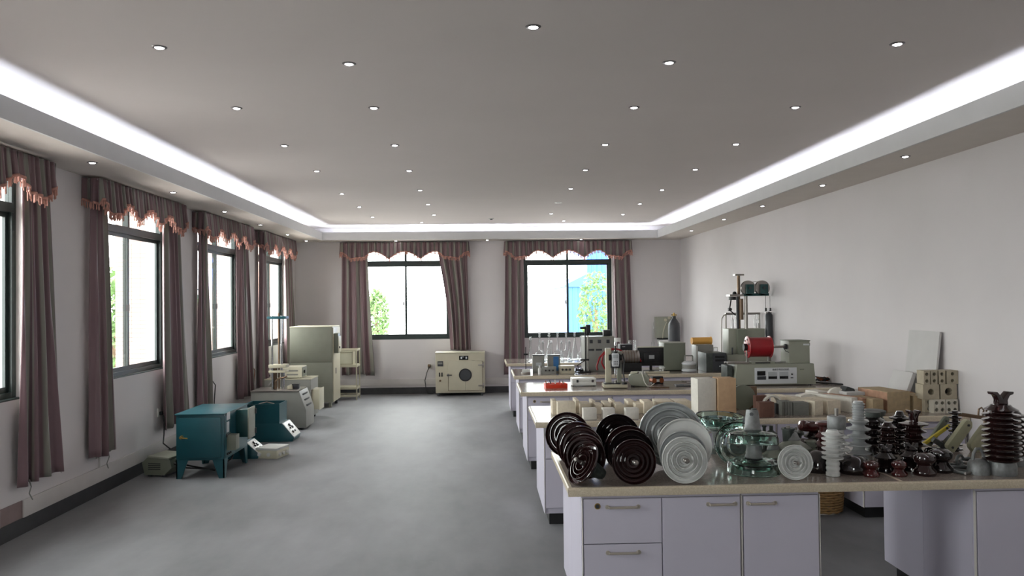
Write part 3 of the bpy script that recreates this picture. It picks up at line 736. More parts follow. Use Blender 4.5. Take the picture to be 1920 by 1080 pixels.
# spools
def spool(label, loc, s, mat='red_brown'):
    t = thing('spool_insulator', label, 'insulator', loc, 0, 'small brown spool insulators')
    p = [(0,0),(.044,0),(.048,.008),(.046,.02),(.034,.032),(.030,.042),(.034,.05),(.043,.058),(.046,.07),(.042,.082),(.028,.09),(.016,.092),(.012,.085),(0,.085)]
    MB().lathe([(r*s, z*s) for r, z in p], 28).build('glazed_body', M[mat], t); return t
spool('small red-brown spool insulator at the front, nearest the white post', B(1634, 893), .98)
spool('small red-brown spool insulator at the front, right of the nearest spool', B(1686, 892), .95)
spool('larger brown spool insulator at the front, rightmost of the three', B(1734, 890), 1.38, 'brown')
spool('dark brown spool insulator behind the rightmost front spool', at(1764, 884, z=TZ), 1.45, 'black_glaze')
spool('brown spool insulator tucked behind the front spools, near the metal shackles', at(1752, 872, z=TZ), 1.2, 'black_glaze')
def dome(label, loc, R, H, mat='black_glaze'):
    t = thing('dome_insulator', label, 'insulator', loc, 0, GB)
    MB().lathe([(0,0),(R*.9,0),(R*.98,.01),(R,H*.3),(R*.92,H*.62),(R*.7,H*.85),(R*.35,H*.98),(0,H)], 36).build('glazed_bell', M[mat], t); return t
dome('large shiny black dome insulator behind the first spool', at(1601, 886, z=TZ), .098, .105)
dome('shiny black dome insulator half hidden behind the white post insulator', at(1534, 884, z=TZ), .075, .125)
def pin_type(label, loc, s, mat='black_glaze', wide=1.0, fork=True, rot=None):
    t = thing('pin_insulator', label, 'insulator', loc, 0, GB, rot=rot)
    p = [(0,0),(.05,0),(.052,.01),(.045,.03),(.048,.035),(.078*wide,.042),(.08*wide,.05),(.05,.066),(.044,.078),(.066*wide,.084),(.068*wide,.092),(.042,.108),(.034,.12),(.036,.132),(.026,.146)]
    p += [(0,.146)]
    MB().lathe([(r*s, z*s) for r, z in p], 32).build('glazed_body', M[mat], t)
    if fork:
        mb = MB(); w = .035*s; h = .03*s; z0 = .14*s
        mb.prismY([(-w,z0),(w,z0),(w,z0+h),(w*.5,z0+h),(w*.2,z0+h*.4),(-w*.2,z0+h*.4),(-w*.5,z0+h),(-w,z0+h)], -.02*s, .02*s); mb.build('wire_groove_top', M[mat], t, bevel=.002)
    return t
pin_type('dark brown two-skirt pin insulator behind the first and second spools', at(1661, 884, z=TZ), .95, 'black_glaze')
pin_type('dark brown two-skirt pin insulator behind the second and third spools', at(1709, 882, z=TZ), .98, 'black_glaze')
post('dark brown post insulator with five sheds behind the pin insulators', at(1665, 866, z=TZ), 'brown', [('cyl', .04, .04), ('sheds', .042, .066, 5, .17, .9), ('raw', [(.036,0),(.055,.01),(.03,.02),(.02,.04)], .04)], group=GB)
t, z = post('dark brown post insulator with a wide saddle skirt and forked neck', at(1714, 864, z=TZ), 'brown', [('cyl', .045, .04), ('sheds', .045, .076, 4, .17, 1.), ('raw', [(.045,0),(.06,.012),(.085,.02),(.088,.028),(.045,.036)], .038)], cap=('fork', .036, .07, .06), group=GB)
post('dark brown post insulator at the back between the grey post and the saddle one', at(1688, 850, z=TZ), 'black_glaze', [('cyl', .04, .05), ('sheds', .04, .07, 6, .2, .95), ('raw', [(.03,0),(.02,.03)], .03)], group=GB)
post('brown post insulator at the back behind the capped white one', at(1546, 858, z=TZ), 'red_brown', [('cyl', .045, .05), ('sheds', .045, .075, 2, .12, .8), ('raw', [(.03,0),(.028,.03),(.05,.04),(.056,.05),(.052,.06),(.03,.068)], .07)], group=GB)
post('brown post insulator behind the grey post, left of the five-shed one', at(1637, 852, z=TZ), 'black_glaze', [('cyl', .045, .05), ('sheds', .05, .085, 4, .2, .95)], cap=('cup', .05, .03, 'capdark'), group=GB)
t = thing('bell_insulator', 'grey-green bell-shaped disc insulator at the back, above the black ones', 'insulator', at(1637, 786, y=5.236), 0, GB)
MB().lathe([(0,-.02),(.08,-.02),(.086,-.01),(.075,.0),(.06,.02),(.075,.03),(.08,.045),(.085,.06),(.07,.066),(0,.066)], 32).build('glazed_body', M['capdark'], t)
MB().lathe([(0,TZ-t.location.z),(.03,TZ-t.location.z),(.03,-.02),(0,-.02)], 16).build('stem', M['capdark'], t)
# tipped brown strain insulator
tip = at(1522,800,y=5.046)
t = thing('tipped_insulator', 'red-brown strain insulator lying tipped to the left, behind the black dome', 'insulator', at(1522, 800, y=5.046), 0, GB, rot=(0, PI/2+.15, .2))
MB().lathe([(0,-.09),(.03,-.088),(.038,-.07),(.036,-.02),(.04,0),(.03,.05),(.02,.07),(0,.07)], 24).build('glazed_body', M['red_brown'], t)
hh = (tip.z-.034-TZ)/.952
post('dark stubby support insulator under the tipped red-brown one', (tip.x+.01, 5.046, TZ), 'black_glaze', [('cyl', .05, .03), ('sheds', .04, .07, 2, hh-.03, .9)], group=GB)
t = thing('mushroom_insulator', 'small red-brown mushroom insulator among grey parts', 'insulator', at(1506, 836, y=4.903), 0, GB)
zz = TZ-t.location.z
MB().lathe([(0,zz),(.03,zz),(.028,-.01),(.035,0),(.05,.02),(.052,.035),(.03,.045),(0,.048)], 28).build('glazed_body', M['brown'], t)
post('small grey ribbed post behind the small white disc', at(1521, 862, z=TZ), 'olive_glaze', [('sheds', .028, .04, 5, .13, 1.)], group=GW)
# small pins and cups
def bolt_ins(label, px, py, y, h, r, mat='capdark'):
    y *= .952; t = thing('threaded_pin', label, 'pin', (at(px, py, y=y).x, y, TZ), 0, 'dark steel insulator pins standing on the nearest bench')
    MB().lathe([(0,0),(r*2.2,0),(r*2.2,.012),(r*1.1,.02),(r,h*.45),(r*1.7,h*.5),(r*1.7,h*.56),(r*.9,h*.6),(r*.8,h*.92),(r*1.1,h*.94),(r*1.1,h),(0,h)], 14).build('pin_body', M[mat], t)
    MB().lathe([(r*.8,h*.7),(r*2.1,h*.71),(r*2.1,h*.75),(r*.8,h*.76)], 14).build('washer', M['steel'], t)
bolt_ins('tall dark steel pin behind the glass insulator cap', 1414, 800, 5.5, .26, .016)
bolt_ins('shorter dark steel pin right of the tall one', 1433, 810, 5.35, .17, .013)
t = thing('cup_cap', 'small dark grey cup right of the steel pins', 'insulator cap', (at(1446,815,y=5.141).x, 5.141, TZ))
MB().lathe([(0,0),(.035,0),(.034,.1),(.04,.11),(.02,.125),(.012,.13),(.012,.16),(0,.16)], 20).build('cup', M['capdark'], t)
t = thing('bolted_cap', 'dark cap with a bolted crown behind the grey cup', 'insulator cap', (at(1490,812,y=5.236).x, 5.236, TZ))
MB().lathe([(0,0),(.06,0),(.06,.02),(.04,.03),(.045,.08),(.06,.085),(.06,.1),(.03,.11),(0,.11)], 22).build('crown', M['capdark'], t)
for a in range(6): MB().cyl((.05*math.cos(a),.05*math.sin(a),.1),(.05*math.cos(a),.05*math.sin(a),.125), .008, n=8).build('bolt', M['steel'], t)
t = thing('wooden_post_piece', 'small pale wooden block behind the steel pins', 'block', (at(1395,790,y=5.2).x, 5.2, TZ), .2)
MB().box(-.035,.035,-.02,.02,0,.2).build('block', M['block'], t, bevel=.003)
# --- metal clamp cap with arch, shackle
t = thing('clevis_cap', 'grey metal cup with an arched lug, left of the large brown post', 'fitting', at(1835, 888, z=TZ))
MB().lathe([(0,0),(.062,0),(.062,.01),(.058,.06),(.046,.078),(.025,.086),(0,.088)], 28).build('cup', M['cap'], t)
MB().tube([(-.035,0,.075),(-.028,0,.12),(-.012,0,.145),(.012,0,.145),(.028,0,.12),(.035,0,.075)], .009, 8).build('arch_lug', M['cap'], t)
def shackle(label, px, py, y, rz, s=1, rx=0):
    t = thing('shackle', label, 'shackle', at(px, py, y=y) if False else (at(px,py,z=TZ+.01).x, at(px,py,z=TZ+.01).y, TZ+.011*s), 0, 'grey metal shackles on the nearest bench', rot=(rx,0,rz))
    MB().tube([(-.028*s,-.05*s,0),(-.034*s,0,0),(-.024*s,.035*s,0),(0,.048*s,0),(.024*s,.035*s,0),(.034*s,0,0),(.028*s,-.05*s,0)], .010*s, 8).build('bow', M['metal'], t)
    MB().cyl((-.048*s,-.05*s,0),(.048*s,-.05*s,0), .008*s, n=10).build('bolt', M['steel'], t)
shackle('grey metal shackle lying in front of the clevis cup, left side', 1803, 884, 0, .5, .9)
shackle('grey metal shackle leaning behind the lying one', 1790, 874, 0, 1.6, 1.1)
shackle('bigger grey shackle at the back, by the beige plate', 1815, 866, 0, -.7, 1.4)
t = thing('eye_hook', 'grey metal eye hook beside the shackles', 'hook', at(1800, 872, z=TZ+.02), .4)
MB().tube([(.03*math.cos(a*.5),0,.03+.03*math.sin(a*.5)) for a in range(12)]+[(.03,.02,.02),(.09,.04,-.008)], .008, 8).build('hook', M['metal'], t)
t = thing('cross_fitting', 'flat grey cross-shaped metal fitting leaning among the shackles', 'fitting', at(1768, 835, y=5.046), 0, rot=(.5, .5, .3))
MB().box(-.1,.1,-.012,.012,-.018,.018).build('arm', M['metal'], t, bevel=.003); MB().box(-.018,.018,-.012,.012,-.1,.1).build('arm', M['metal'], t, bevel=.003)
MB().lathe([(.012,-.015),(.03,-.015),(.03,.015),(.012,.015),(.012,-.015)], 16, Matrix.Rotation(PI/2,4,'X')).build('ring', M['metal'], t)
def plank(label, px, py, y, L, w, th, rot, mat, end=.5, name='porcelain_plate'):
    y *= .952; t = thing(name, label, 'plate', at(px, py, y=y), 0, None, rot=rot); n = 10
    pts = [(L/2-w/2+w/2*math.sin(a*PI/n), -w/2*math.cos(a*PI/n)) for a in range(n+1)]+[(-L/2+w*.15, w/2), (-L/2, w*.3), (-L/2, -w*.3), (-L/2+w*.15, -w/2)]
    MB().prism([(a, b) for a, b in pts], -th/2, th/2).build('plate', M[mat], t, bevel=.004)
    for x in (-L*.4, L*.36):
        MB().cyl((x,0,th/2), (x,0,th/2+.006), .008, n=10).build('stud', M['dark'], t)
    return t
plank('long beige rounded plate leaning diagonally between brown insulators', 1798, 816, 5.05, .24, .075, .03, (PI/2+.15, -.85, .15), 'porc_beige')
plank('second beige plate leaning behind the forked brown post', 1838, 822, 5.25, .22, .10, .035, (PI/2, -.75, .3), 'porc_beige')
plank('grey-green flat bar leaning behind the saddle post insulator', 1758, 808, 5.35, .24, .04, .025, (PI/2, -.9, .1), 'sage_dark', name='flat_bar')
plank('yellow plastic bar leaning up behind the saddle post insulator', 1752, 818, 5.3, .28, .022, .02, (PI/2, -.55, .1), 'pvc', name='yellow_bar')
t = thing('steel_bracket', 'brown steel cross arm with two wire loops, left of the forked post', 'bracket', at(1822, 780, y=5.2), 0, rot=(0, .16, .05))
MB().box(-.12,.13,-.015,.015,-.012,.012).build('arm', M['bronze'], t, bevel=.002)
for x in (.06, .115): MB().tube([(x-.015,0,.01),(x-.018,0,.05),(x,0,.065),(x+.018,0,.05),(x+.015,0,.01)], .006, 8).build('loop', M['bronze'], t)
MB().cyl((-.09,0,-.012),(-.09,0,TZ-t.location.z+.01), .012, n=10).build('leg', M['bronze'], t)
MB().cyl((.10,0,-.012),(.10,0,TZ-t.location.z-.012), .012, n=10).build('leg', M['bronze'], t)
post('slim spiky brown post insulator behind the diagonal beige plate', at(1792, 846, z=TZ), 'black_glaze', [('sheds', .02, .045, 9, .27, .9)], group=GB)

for o in list(COL.objects):
    if o.parent is None and o.get('category') and o.name.split('.')[0] in ('post_insulator','spool_insulator','dome_insulator','pin_insulator','bell_insulator','tipped_insulator','mushroom_insulator','clevis_cap','shackle','eye_hook','cross_fitting','porcelain_plate','flat_bar','yellow_bar'):
        o.scale = (.952,)*3; o.location.z = TZ+(o.location.z-TZ)*1.0
# ------------------------------------------------------------------ second bench: blocks
def block(label, px0, px1, pt, pb, y, mat, depth=.1, rz=0, group='test blocks on the second bench', z0=None, name='test_block', bev=.004, cat='block'):
    """block whose front face covers px0..px1, pt..pb when its front stands at depth y"""
    y = 6.56+(y-6.75)*.85; a = at(px0, pb, y=y); b = at(px1, pt, y=y); zz = TZ if z0 is None else z0
    w = abs(b.x-a.x); h = b.z-zz
    t = MB().box(-w/2, w/2, 0, depth, 0, h).build(name, M[mat], None, bevel=bev, loc=((a.x+b.x)/2, y, zz), rot=(0,0,rz))
    return tag(t, label, cat, group)
rows = [ # px0,px1,top,y,depth
 (1036,1044,752,7.15,.2,'block','thin cream slab standing at the left end of the block row'),
 (1046,1078,754,6.95,.12,'block','wide cream block behind the farthest brown disc, leftmost of the big ones'),
 (1080,1086,751,7.25,.25,'block','thin upright cream slab right of the leftmost big block'),
 (1088,1107,757,7.15,.2,'block','cream block in the back row above the brown discs, second from left'),
 (1094,1119,766,6.78,.1,'block_w','paler cream cube in the front row, first from left'),
 (1110,1116,752,7.3,.2,'block','thin upright cream slab behind the first pale cube'),
 (1117,1130,759,7.15,.2,'block','cream block in the back row between the first two pale cubes'),
 (1131,1153,766,6.78,.1,'block_w','paler cream cube in the front row, second from left'),
 (1133,1145,756,7.2,.2,'block','cream block in the back row behind the second pale cube'),
 (1147,1153,751,7.35,.2,'block','thin upright cream slab behind the dark disc'),
 (1155,1170,758,7.15,.2,'block','cream block in the back row right of the second pale cube'),
 (1174,1198,766,6.78,.1,'block_w','paler cream cube in the front row, third from left'),
 (1178,1190,752,7.3,.2,'block','thin upright cream slab behind the third pale cube'),
 (1192,1206,757,7.15,.2,'block','cream block in the back row left of the big grey disc'),
 (1208,1224,753,7.1,.2,'block','cream block half hidden by the big grey disc'),
]
for (a, b, tp, y, dp, m, l) in rows: block(l, a, b, tp, 790, y, m, dp, group='cream aerated blocks on the second bench')
for i, (a, b, l) in enumerate([(1232,1262,'long cream block lying behind the big grey disc'), (1266,1296,'long cream block lying left of the tall white block')]):
    block(l, a, b, 752, 780, 7.2, 'block', .2, group='cream aerated blocks on the second bench')
# tall pair
y = 6.616; a = at(1309, 766, y=y)
t = MB().box(-.085, .075, 0, .16, 0, at(1340, 710, y=y).z-TZ).build('tall_block', M['block_w'], None, bevel=.004, loc=(at(1327,760,y=y).x, y, TZ), rot=(0,0,.10)); tag(t, 'tall white aerated block standing beside the tan one', 'block', 'pair of tall blocks on the second bench')
t = MB().box(-.075, .077, 0, .16, 0, at(1360, 709, y=y).z-TZ).build('tall_block', M['tan'], None, bevel=.004, loc=(at(1361.5,760,y=y).x+.003, y-.02, TZ)); tag(t, 'tall orange-tan block standing beside the white one', 'block', 'pair of tall blocks on the second bench')
# brown shield / wood rounds
def slab_round(label, px, py, y, r, th, mat, name='round_slab', rz=0):
    y = 6.56+(y-6.75)*.85; c = at(px, py, y=y); t = thing(name, label, 'slab', (c.x, y, TZ), rz); 
    MB().cyl((0,0,r),(0,th,r), r, n=28).build('disc', M[mat], t, bevel=.003); return t
slab_round('dark olive-brown round slab leaning right of the tan block', 1394, 760, 7.3, .11, .04, 'sage_dark')
t = MB().box(-.11,.11,0,.035,0,.2).build('upright_board', M['bronze'], None, bevel=.004, loc=(at(1397,760,y=7.092).x, 7.092, TZ)); tag(t, 'dark brown panel standing behind the round slab', 'panel')
block('red-brown brick standing at the back, behind the nearer red-brown one', 1418, 1443, 742, 785, 7.15, 'redbrick', .08)
block('nearer red-brown brick standing by the bench front', 1424, 1452, 754, 786, 6.75, 'redbrick', .08)
block('dark grey cube between the red-brown brick and the grey slabs', 1455, 1468, 757, 780, 6.95, 'darkbrick', .07)
t = thing('curved_tile', 'white curved half-pipe tile behind the red-brown bricks', 'tile', (at(1450,760,y=6.854).x, 6.854, TZ))
mb = MB(); R1, R2 = .085, .07; k = 14
pts = [(R1*math.cos(PI*i/k), R1*math.sin(PI*i/k)+.06) for i in range(k+1)]+[(R2*math.cos(PI*i/k), R2*math.sin(PI*i/k)+.06) for i in range(k, -1, -1)]
pts = [(-R1 if False else x, z) for x, z in pts]
mb.prismY([(R1,0)]+pts[:k+1]+[(-R1,0),(-R2,0)]+pts[k+1:]+[(R2,0)], 0, .12); mb.build('shell', M['block_w'], t)
block('white cube behind the dark grey cube', 1458, 1473, 743, 790, 7.4, 'block_w', .08)
block('wider white cube right of the other white cube', 1476, 1499, 742, 790, 7.45, 'block_w', .1)
# stack of grey slabs
for i in range(4):
    block('upright grey slab, %s from the left, in the grey bundle' % ['first','second','third','fourth'][i], 1467+i*5, 1470.8+i*5, 753, 786, 6.85+.0*i, 'greybrick', .12, group='grey slabs bundled on the second bench', name='grey_slab', cat='slab')
block('grey brick block beside the bundle of grey slabs', 1488, 1517, 755, 782, 6.85, 'greybrick', .12)
t = thing('curved_tile', 'white curved tile lying on a grey plate behind the cream bricks', 'tile', at(1519, 750, y=7.045), .1)
MB().prismY([(-.085,.0),(.085,.0),(.075,.025),(.04,.045),(0,.05),(-.05,.047),(-.085,.04)], 0, .1).build('tile', M['block_w'], t)
MB().box(-.09,.13,-.02,.1,-.022,-.001).build('grey_plate', M['greybrick'], t)
MB().box(-.07,.1,.02,.09,TZ-t.location.z,-.023).build('support_block', M['greybrick'], t)
def long_block(label, px, py, y, w, l, h, rz, mat, z=TZ, group='test blocks on the second bench'):
    y = 6.56+(y-6.75)*.85; c = at(px, py, y=y); t = MB().box(-w/2, w/2, 0, l, 0, h).build('test_block', M[mat], None, bevel=.004, loc=(c.x, y, z), rot=(0,0,rz)); return tag(t, label, 'block', group)
long_block('long cream block pointing away, left of the beige block', 1536, 782, 6.85, .09, .55, .12, .35, 'block')
long_block('beige square block right of the long cream one', 1565, 782, 6.9, .13, .3, .115, .3, 'block')
long_block('white block lying at the back near the round white disc', 1545, 760, 7.6, .12, .2, .12, .2, 'block_w')
slab_round('white round disc standing on edge between the dark angular block and the cream bricks', 1570, 760, 7.45, .085, .04, 'block_w')
t = thing('angular_block', 'dark grey six-sided block left of the grey brick', 'block', (at(1590,760,y=7.092).x, 7.092, TZ))
MB().prismY([(-.08,0),(.08,0),(.095,.08),(.06,.165),(0,.185),(-.06,.10)], 0, .12).build('body', M['darkbrick'], t, bevel=.003)
block('dark grey brick behind the orange fire bricks', 1604, 1636, 741, 775, 7.4, 'darkbrick', .12)
t = MB().box(-.2,.2,0,.25,0,.03).build('white_board', M['board'], None, bevel=.003, loc=(at(1628,740,y=7.026).x, 7.026, at(1628,741,y=7.026).z), rot=(0,0,.04)); tag(t, 'thin white board lying flat over the dark grey brick', 'board', 'white boards on the second bench')
long_block('long white block running back beside the orange-spotted brick', 1603, 775, 7.0, .08, .5, .125, .5, 'block_w')
long_block('orange-spotted fire brick left of the big wooden-coloured brick', 1624, 778, 7.0, .09, .45, .12, .42, 'fire_o')
long_block('tan fire brick in front of the orange-spotted one', 1647, 778, 6.9, .1, .3, .12, .15, 'fire')
def fbrick(label, px, y, w, l, h, rz, mats):
    y = 6.56+(y-6.75)*.85; t = thing('fire_brick', label, 'brick', (at(px, 775, y=y).x, y, TZ), rz, 'tan fire bricks on the second bench')
    MB().box(-w/2, w/2, 0, l, 0, h).build('body', M[mats[0]], t, bevel=.004)
    MB().box(-w/2-.002, -w/2+.01, .004, l-.004, .004, h-.004).build('scorched_side', M[mats[1]], t, label='orange scorched side')
fbrick('large tan fire brick with an orange side, tallest of the bricks', 1686, 6.95, .215, .42, .175, .14, ('fire', 'fire_o'))
fbrick('smaller tan fire brick right of the large one', 1731, 6.98, .165, .24, .135, .12, ('fire', 'fire'))
fbrick('narrow brown fire brick wedged behind the two tan ones', 1706, 7.25, .08, .2, .14, .05, ('fire_o', 'redbrick'))

# perforated bricks: three layers
def perforated(label, x, y, z, nx, nz, w, d, h, r, rz, mat):
    t = thing('perforated_brick', label, 'brick', (x, y, z), rz, 'stack of perforated bricks on the second bench')
    # front face with real round holes: ring-to-square patches, then tubes going in
    mb = MB(); hl = MB(); cw, ch = w/nx, h/nz; k = 16
    for i in range(nx):
        for j in range(nz):
            cx, cz = -w/2+cw*(i+.5), ch*(j+.5); vs = []; fs = []
            for q in range(k):
                a = 2*PI*q/k+PI/4; c, s = math.cos(a), math.sin(a); m_ = max(abs(c), abs(s))
                vs += [(cx+c/m_*cw/2, 0, cz+s/m_*ch/2), (cx+c*r, 0, cz+s*r), (cx+c*r, d*.6, cz+s*r)]
            for q in range(k):
                p2 = (q+1) % k; fs.append((q*3, p2*3, p2*3+1, q*3+1)); fs.append((q*3+1, p2*3+1, p2*3+2, q*3+2))
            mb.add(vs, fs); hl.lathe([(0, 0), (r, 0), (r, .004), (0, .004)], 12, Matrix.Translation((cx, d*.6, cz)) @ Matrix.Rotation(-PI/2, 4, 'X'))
    mb.add([(-w/2,0,0),(w/2,0,0),(w/2,d,0),(-w/2,d,0),(-w/2,0,h),(w/2,0,h),(w/2,d,h),(-w/2,d,h)], [(0,3,2,1),(4,5,6,7),(1,2,6,5),(2,3,7,6),(3,0,4,7)])
    mb.build('brick_body', M[mat], t, smooth=False)
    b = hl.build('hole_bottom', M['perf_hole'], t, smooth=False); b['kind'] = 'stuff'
    return t
y = 6.66; s = y/F_PX; zl = TZ
for i, px in enumerate((1762, 1785.5)):
    perforated('white perforated brick of the bottom layer, %s' % ['left of two', 'right of two'][i], at(px,770,y=y-.02).x, y-.02, TZ, 2, 2, 23*s, .1, .115, .0155, .02, 'perf_w')
perforated('grey-beige brick of the bottom layer behind the small tan brick', at(1742,770,y=y+.05).x, y+.05, TZ, 1, 2, 16*s, .1, .115, .0155, .02, 'perf')
for i, px in enumerate((1746, 1779)):
    perforated('beige brick of the middle layer with one big hole, %s' % ['left', 'right'][i], at(px,740,y=y).x, y, TZ+.116, 1, 1, 31.5*s, .12, .125, .026 if i == 0 else .033, 0, 'perf')
for i, px in enumerate((1738, 1752, 1766.5, 1786)):
    perforated('small two-hole brick of the top layer, %s' % ['leftmost','second from left','third from left','rightmost'][i], at(px,710,y=y).x, y, TZ+.242, 1, 2, (12 if i < 3 else 22)*s, .11, .115, .0145, 0, 'perf')
# boards leaning on the right wall
def lean(label, y0, y1, h, ang, xb, th=.03, z=TZ):
    t = MB().box(-th, 0, 0, y1-y0, 0, h).build('white_board', M['board'], None, bevel=.002, loc=(xb, y0, z), rot=(0, ang, 0)); return tag(t, label, 'board', 'white boards on the second bench')
lean('short thick white board leaning in front of the tall one', 7.08, 7.42, .31, .36, 3.79, .035)
lean('tall thin white board leaning against the right wall', 6.86, 7.36, .68, .12, 3.93, .02)

# basket under the second bench
t = thing('wicker_basket', 'round straw basket on the floor in the knee space behind the nearest bench', 'basket', (2.90, 6.86, 0))
mb = MB(); R = .19
for i in range(15):
    z = .02+i*.022; r = R*(.94+.06*math.sin(i/14*PI)); mb.tube([(r*math.cos(2*PI*q/28), r*math.sin(2*PI*q/28), z+.004*math.sin(q*3.5+i*PI)) for q in range(29)], .012, 6)
q = mb.build('woven_coil', M['wicker_base'], t); q['kind'] = 'stuff'
MB().lathe([(0,0),(R*.9,0),(R*.93,.012),(0,.012)], 28).build('base_rim', M['block_w'], t)

# ------------------------------------------------------------------ third bench
def ax(px, y, py=700): return at(px, py, y=y).x
def zz(py, y, px=1200): return at(px, py, y=y).z
def rbox(par, name, m, x0, x1, y0, y1, z0, z1, bevel=.004, label=None):
    return MB().box(x0, x1, y0, y1, z0, z1).build(name, M[m], par, bevel=bevel, smooth=bool(bevel), label=label)
def knob(par, x, y, z, r=.012, d=(0,-1,0), m='black', name='knob', l=.015):
    d = Vector(d); return MB().cyl((x,y,z), tuple(Vector((x,y,z))+d*l), r, r*.85, 12).build(name, M[m], par)
# red crate
y = 8.98; t = thing('plastic_crate', 'orange-red plastic tray full of tools on the third bench', 'crate', (ax(1044, y, 727), y, TZ), .08)
w = .125
mb = MB(); mb.box(-w,w,0,.15,0,.008); mb.box(-w,w,0,.006,.008,.05); mb.box(-w,w,.144,.15,.008,.05); mb.box(-w,-w+.006,.006,.144,.008,.05); mb.box(w-.006,w,.006,.144,.008,.05)
mb.build('tray', M['orange_red'], t, bevel=.0015)
for s_ in (-1, 1): MB().box(s_*.06-.02, s_*.06+.02, -.008, 0, .035, .05).build('grip', M['orange_red'], t, bevel=.001)
rnd = random.Random(4)
for i in range(5):
    x = -.1+i*.048; u = thing('hand_tool', 'small tool sticking out of the orange-red tray, %s from the left' % ['first','second','third','fourth','fifth'][i], 'tool', (t.location.x+x, y+.07, TZ+.012), rnd.uniform(0,1), 'tools in the orange-red tray')
    MB().cyl((0,0,0), (rnd.uniform(-.02,.02),.02,.06+.02*rnd.random()), .006, n=8).build('handle', M[['copper','black','block_w','red','bronze'][i]], u)
    MB().cyl((0,0,0), (.0,-.03,.03), .004, n=6).build('shaft', M['steel'], u)
# white instrument case
y = 9.15; t = thing('instrument_case', 'long white instrument case with two front latches on the third bench', 'case', (ax(1095, y, 722), y, TZ), .0)
rbox(t, 'case_body', 'white', -.135,.14,0,.2,.008,.06); rbox(t, 'lid', 'white', -.135,.14,0,.2,.062,.09)
for x in (-.075,.10): rbox(t, 'latch', 'dark', x-.012,x+.012,-.006,0,.045,.075,.001)
for x in (-.12,.12): 
    MB().cyl((x,.03,0),(x,.03,.01),.01,n=10).build('foot', M['black'], t); MB().cyl((x,.17,0),(x,.17,.01),.01,n=10).build('foot', M['black'], t)
# force gauge stand
y = 8.86; t = thing('force_gauge_stand', 'cream force gauge test stand with black handwheels on the third bench', 'test stand', (ax(1156, y, 730), y, TZ), -.05); s = y/F_PX
rbox(t, 'base', 'cream', -.14,.125,0,.24,.008,.045,.006)
rbox(t, 'black_table', 'black', -.13,.05,.03,.2,.045,.055,.001)
rbox(t, 'column', 'cream', -.105,-.04,.12,.2,.055,.44,.006)
rbox(t, 'rear_column', 'sage', .03,.075,.14,.2,.045,.40,.004)
rbox(t, 'carriage', 'dark', -.05,.06,.11,.15,.22,.38,.004)
g = MB(); g.prismY([(-.035,.24),(.035,.24),(.04,.28),(.04,.375),(.03,.39),(-.03,.39),(-.04,.375),(-.04,.28)], .05, .105); g = g.build('gauge', M['panel'], t, bevel=.005)
rbox(g, 'display', 'mirror_screen', -.028,.028,.047,.0505,.335,.375,.001)
for i in range(3):
    for j in range(2): MB().cyl((-.018+i*.018,.05,.27+j*.025),(-.018+i*.018,.046,.27+j*.025),.006,n=8).build('button', M['dark'], g)
for x in (-.062,.062): MB().cyl((x-.01*(1 if x>0 else -1),.08,.34),(x+.012*(1 if x>0 else -1),.08,.34),.034,n=20).build('handwheel', M['black'], t)
MB().cyl((0,.08,.39),(0,.08,.47),.008,n=10).build('top_rod', M['black'], t); MB().cyl((0,.08,.38),(0,.08,.41),.028,n=14).build('top_collar', M['black'], t)
MB().cyl((0,.08,.24),(0,.08,.12),.006,n=10).build('probe', M['steel'], t); MB().cyl((0,.08,.22),(0,.08,.24),.014,n=10).build('chuck', M['black'], t)
MB().cyl((.0,.08,.055),(0,.08,.085),.016,n=12).build('anvil', M['steel'], t)
MB().tube([(.085,.10,.38),(.1,.08,.30),(.085,.08,.18),(.10,.06,.06)], .008, 8).build('cable', M['black'], t)
MB().cyl((.09,.02,.046),(.09,.02,.07),.03,n=16).build('crank_wheel', M['black'], t)
# sage motor unit
y = 9.0; t = thing('motor_unit', 'sage green six-sided motor unit with a white cord on the third bench', 'machine', (ax(1198, y, 724), y, TZ), -.2)
MB().prismY([(-.09,.015),(.07,.0),(.105,.03),(.12,.10),(.085,.145),(-.045,.15),(-.115,.125),(-.12,.07)], 0, .17).build('housing', M['sage'], t, bevel=.008)
MB().prismY([(-.10,.14),(-.02,.155),(-.01,.17),(-.09,.165)], .02, .1).build('pale_lid', M['cream_top'], t, bevel=.002)
for x in (-.07,.06): rbox(t, 'foot', 'dark', x-.02,x+.02,.02,.15,-.0,.02,.002)
for x in (-.01,.05): MB().cyl((x,.05,.145),(x,.05,.175),.008,n=8).build('terminal', M['steel'], t)
MB().tube([(.0,.03,.17),(.03,-.01,.165),(.045,-.02,.12),(.06,-.025,.06),(.09,-.03,.015),(.13,-.01,.01),(.16,.03,.03),(.17,.1,.03)], .005, 8).build('cord', M['block_w'], t, label='white power cord')
# small transformer & wound parts
y = 9.25; t = thing('coil_transformer', 'black and brown coil transformer behind the sage motor unit', 'transformer', (ax(1233, y, 714), y, TZ), .2)
rbox(t, 'core', 'black', -.06,.07,0,.07,0,.09,.003)
MB().cyl((-.045,-.015,.045),(-.045,.085,.045),.028,n=16).build('winding', M['copper'], t); MB().cyl((.045,-.015,.045),(.045,.085,.045),.028,n=16).build('winding', M['copper'], t)
rbox(t, 'terminal_block', 'white', -.02,.02,-.012,0,.03,.06,.001)
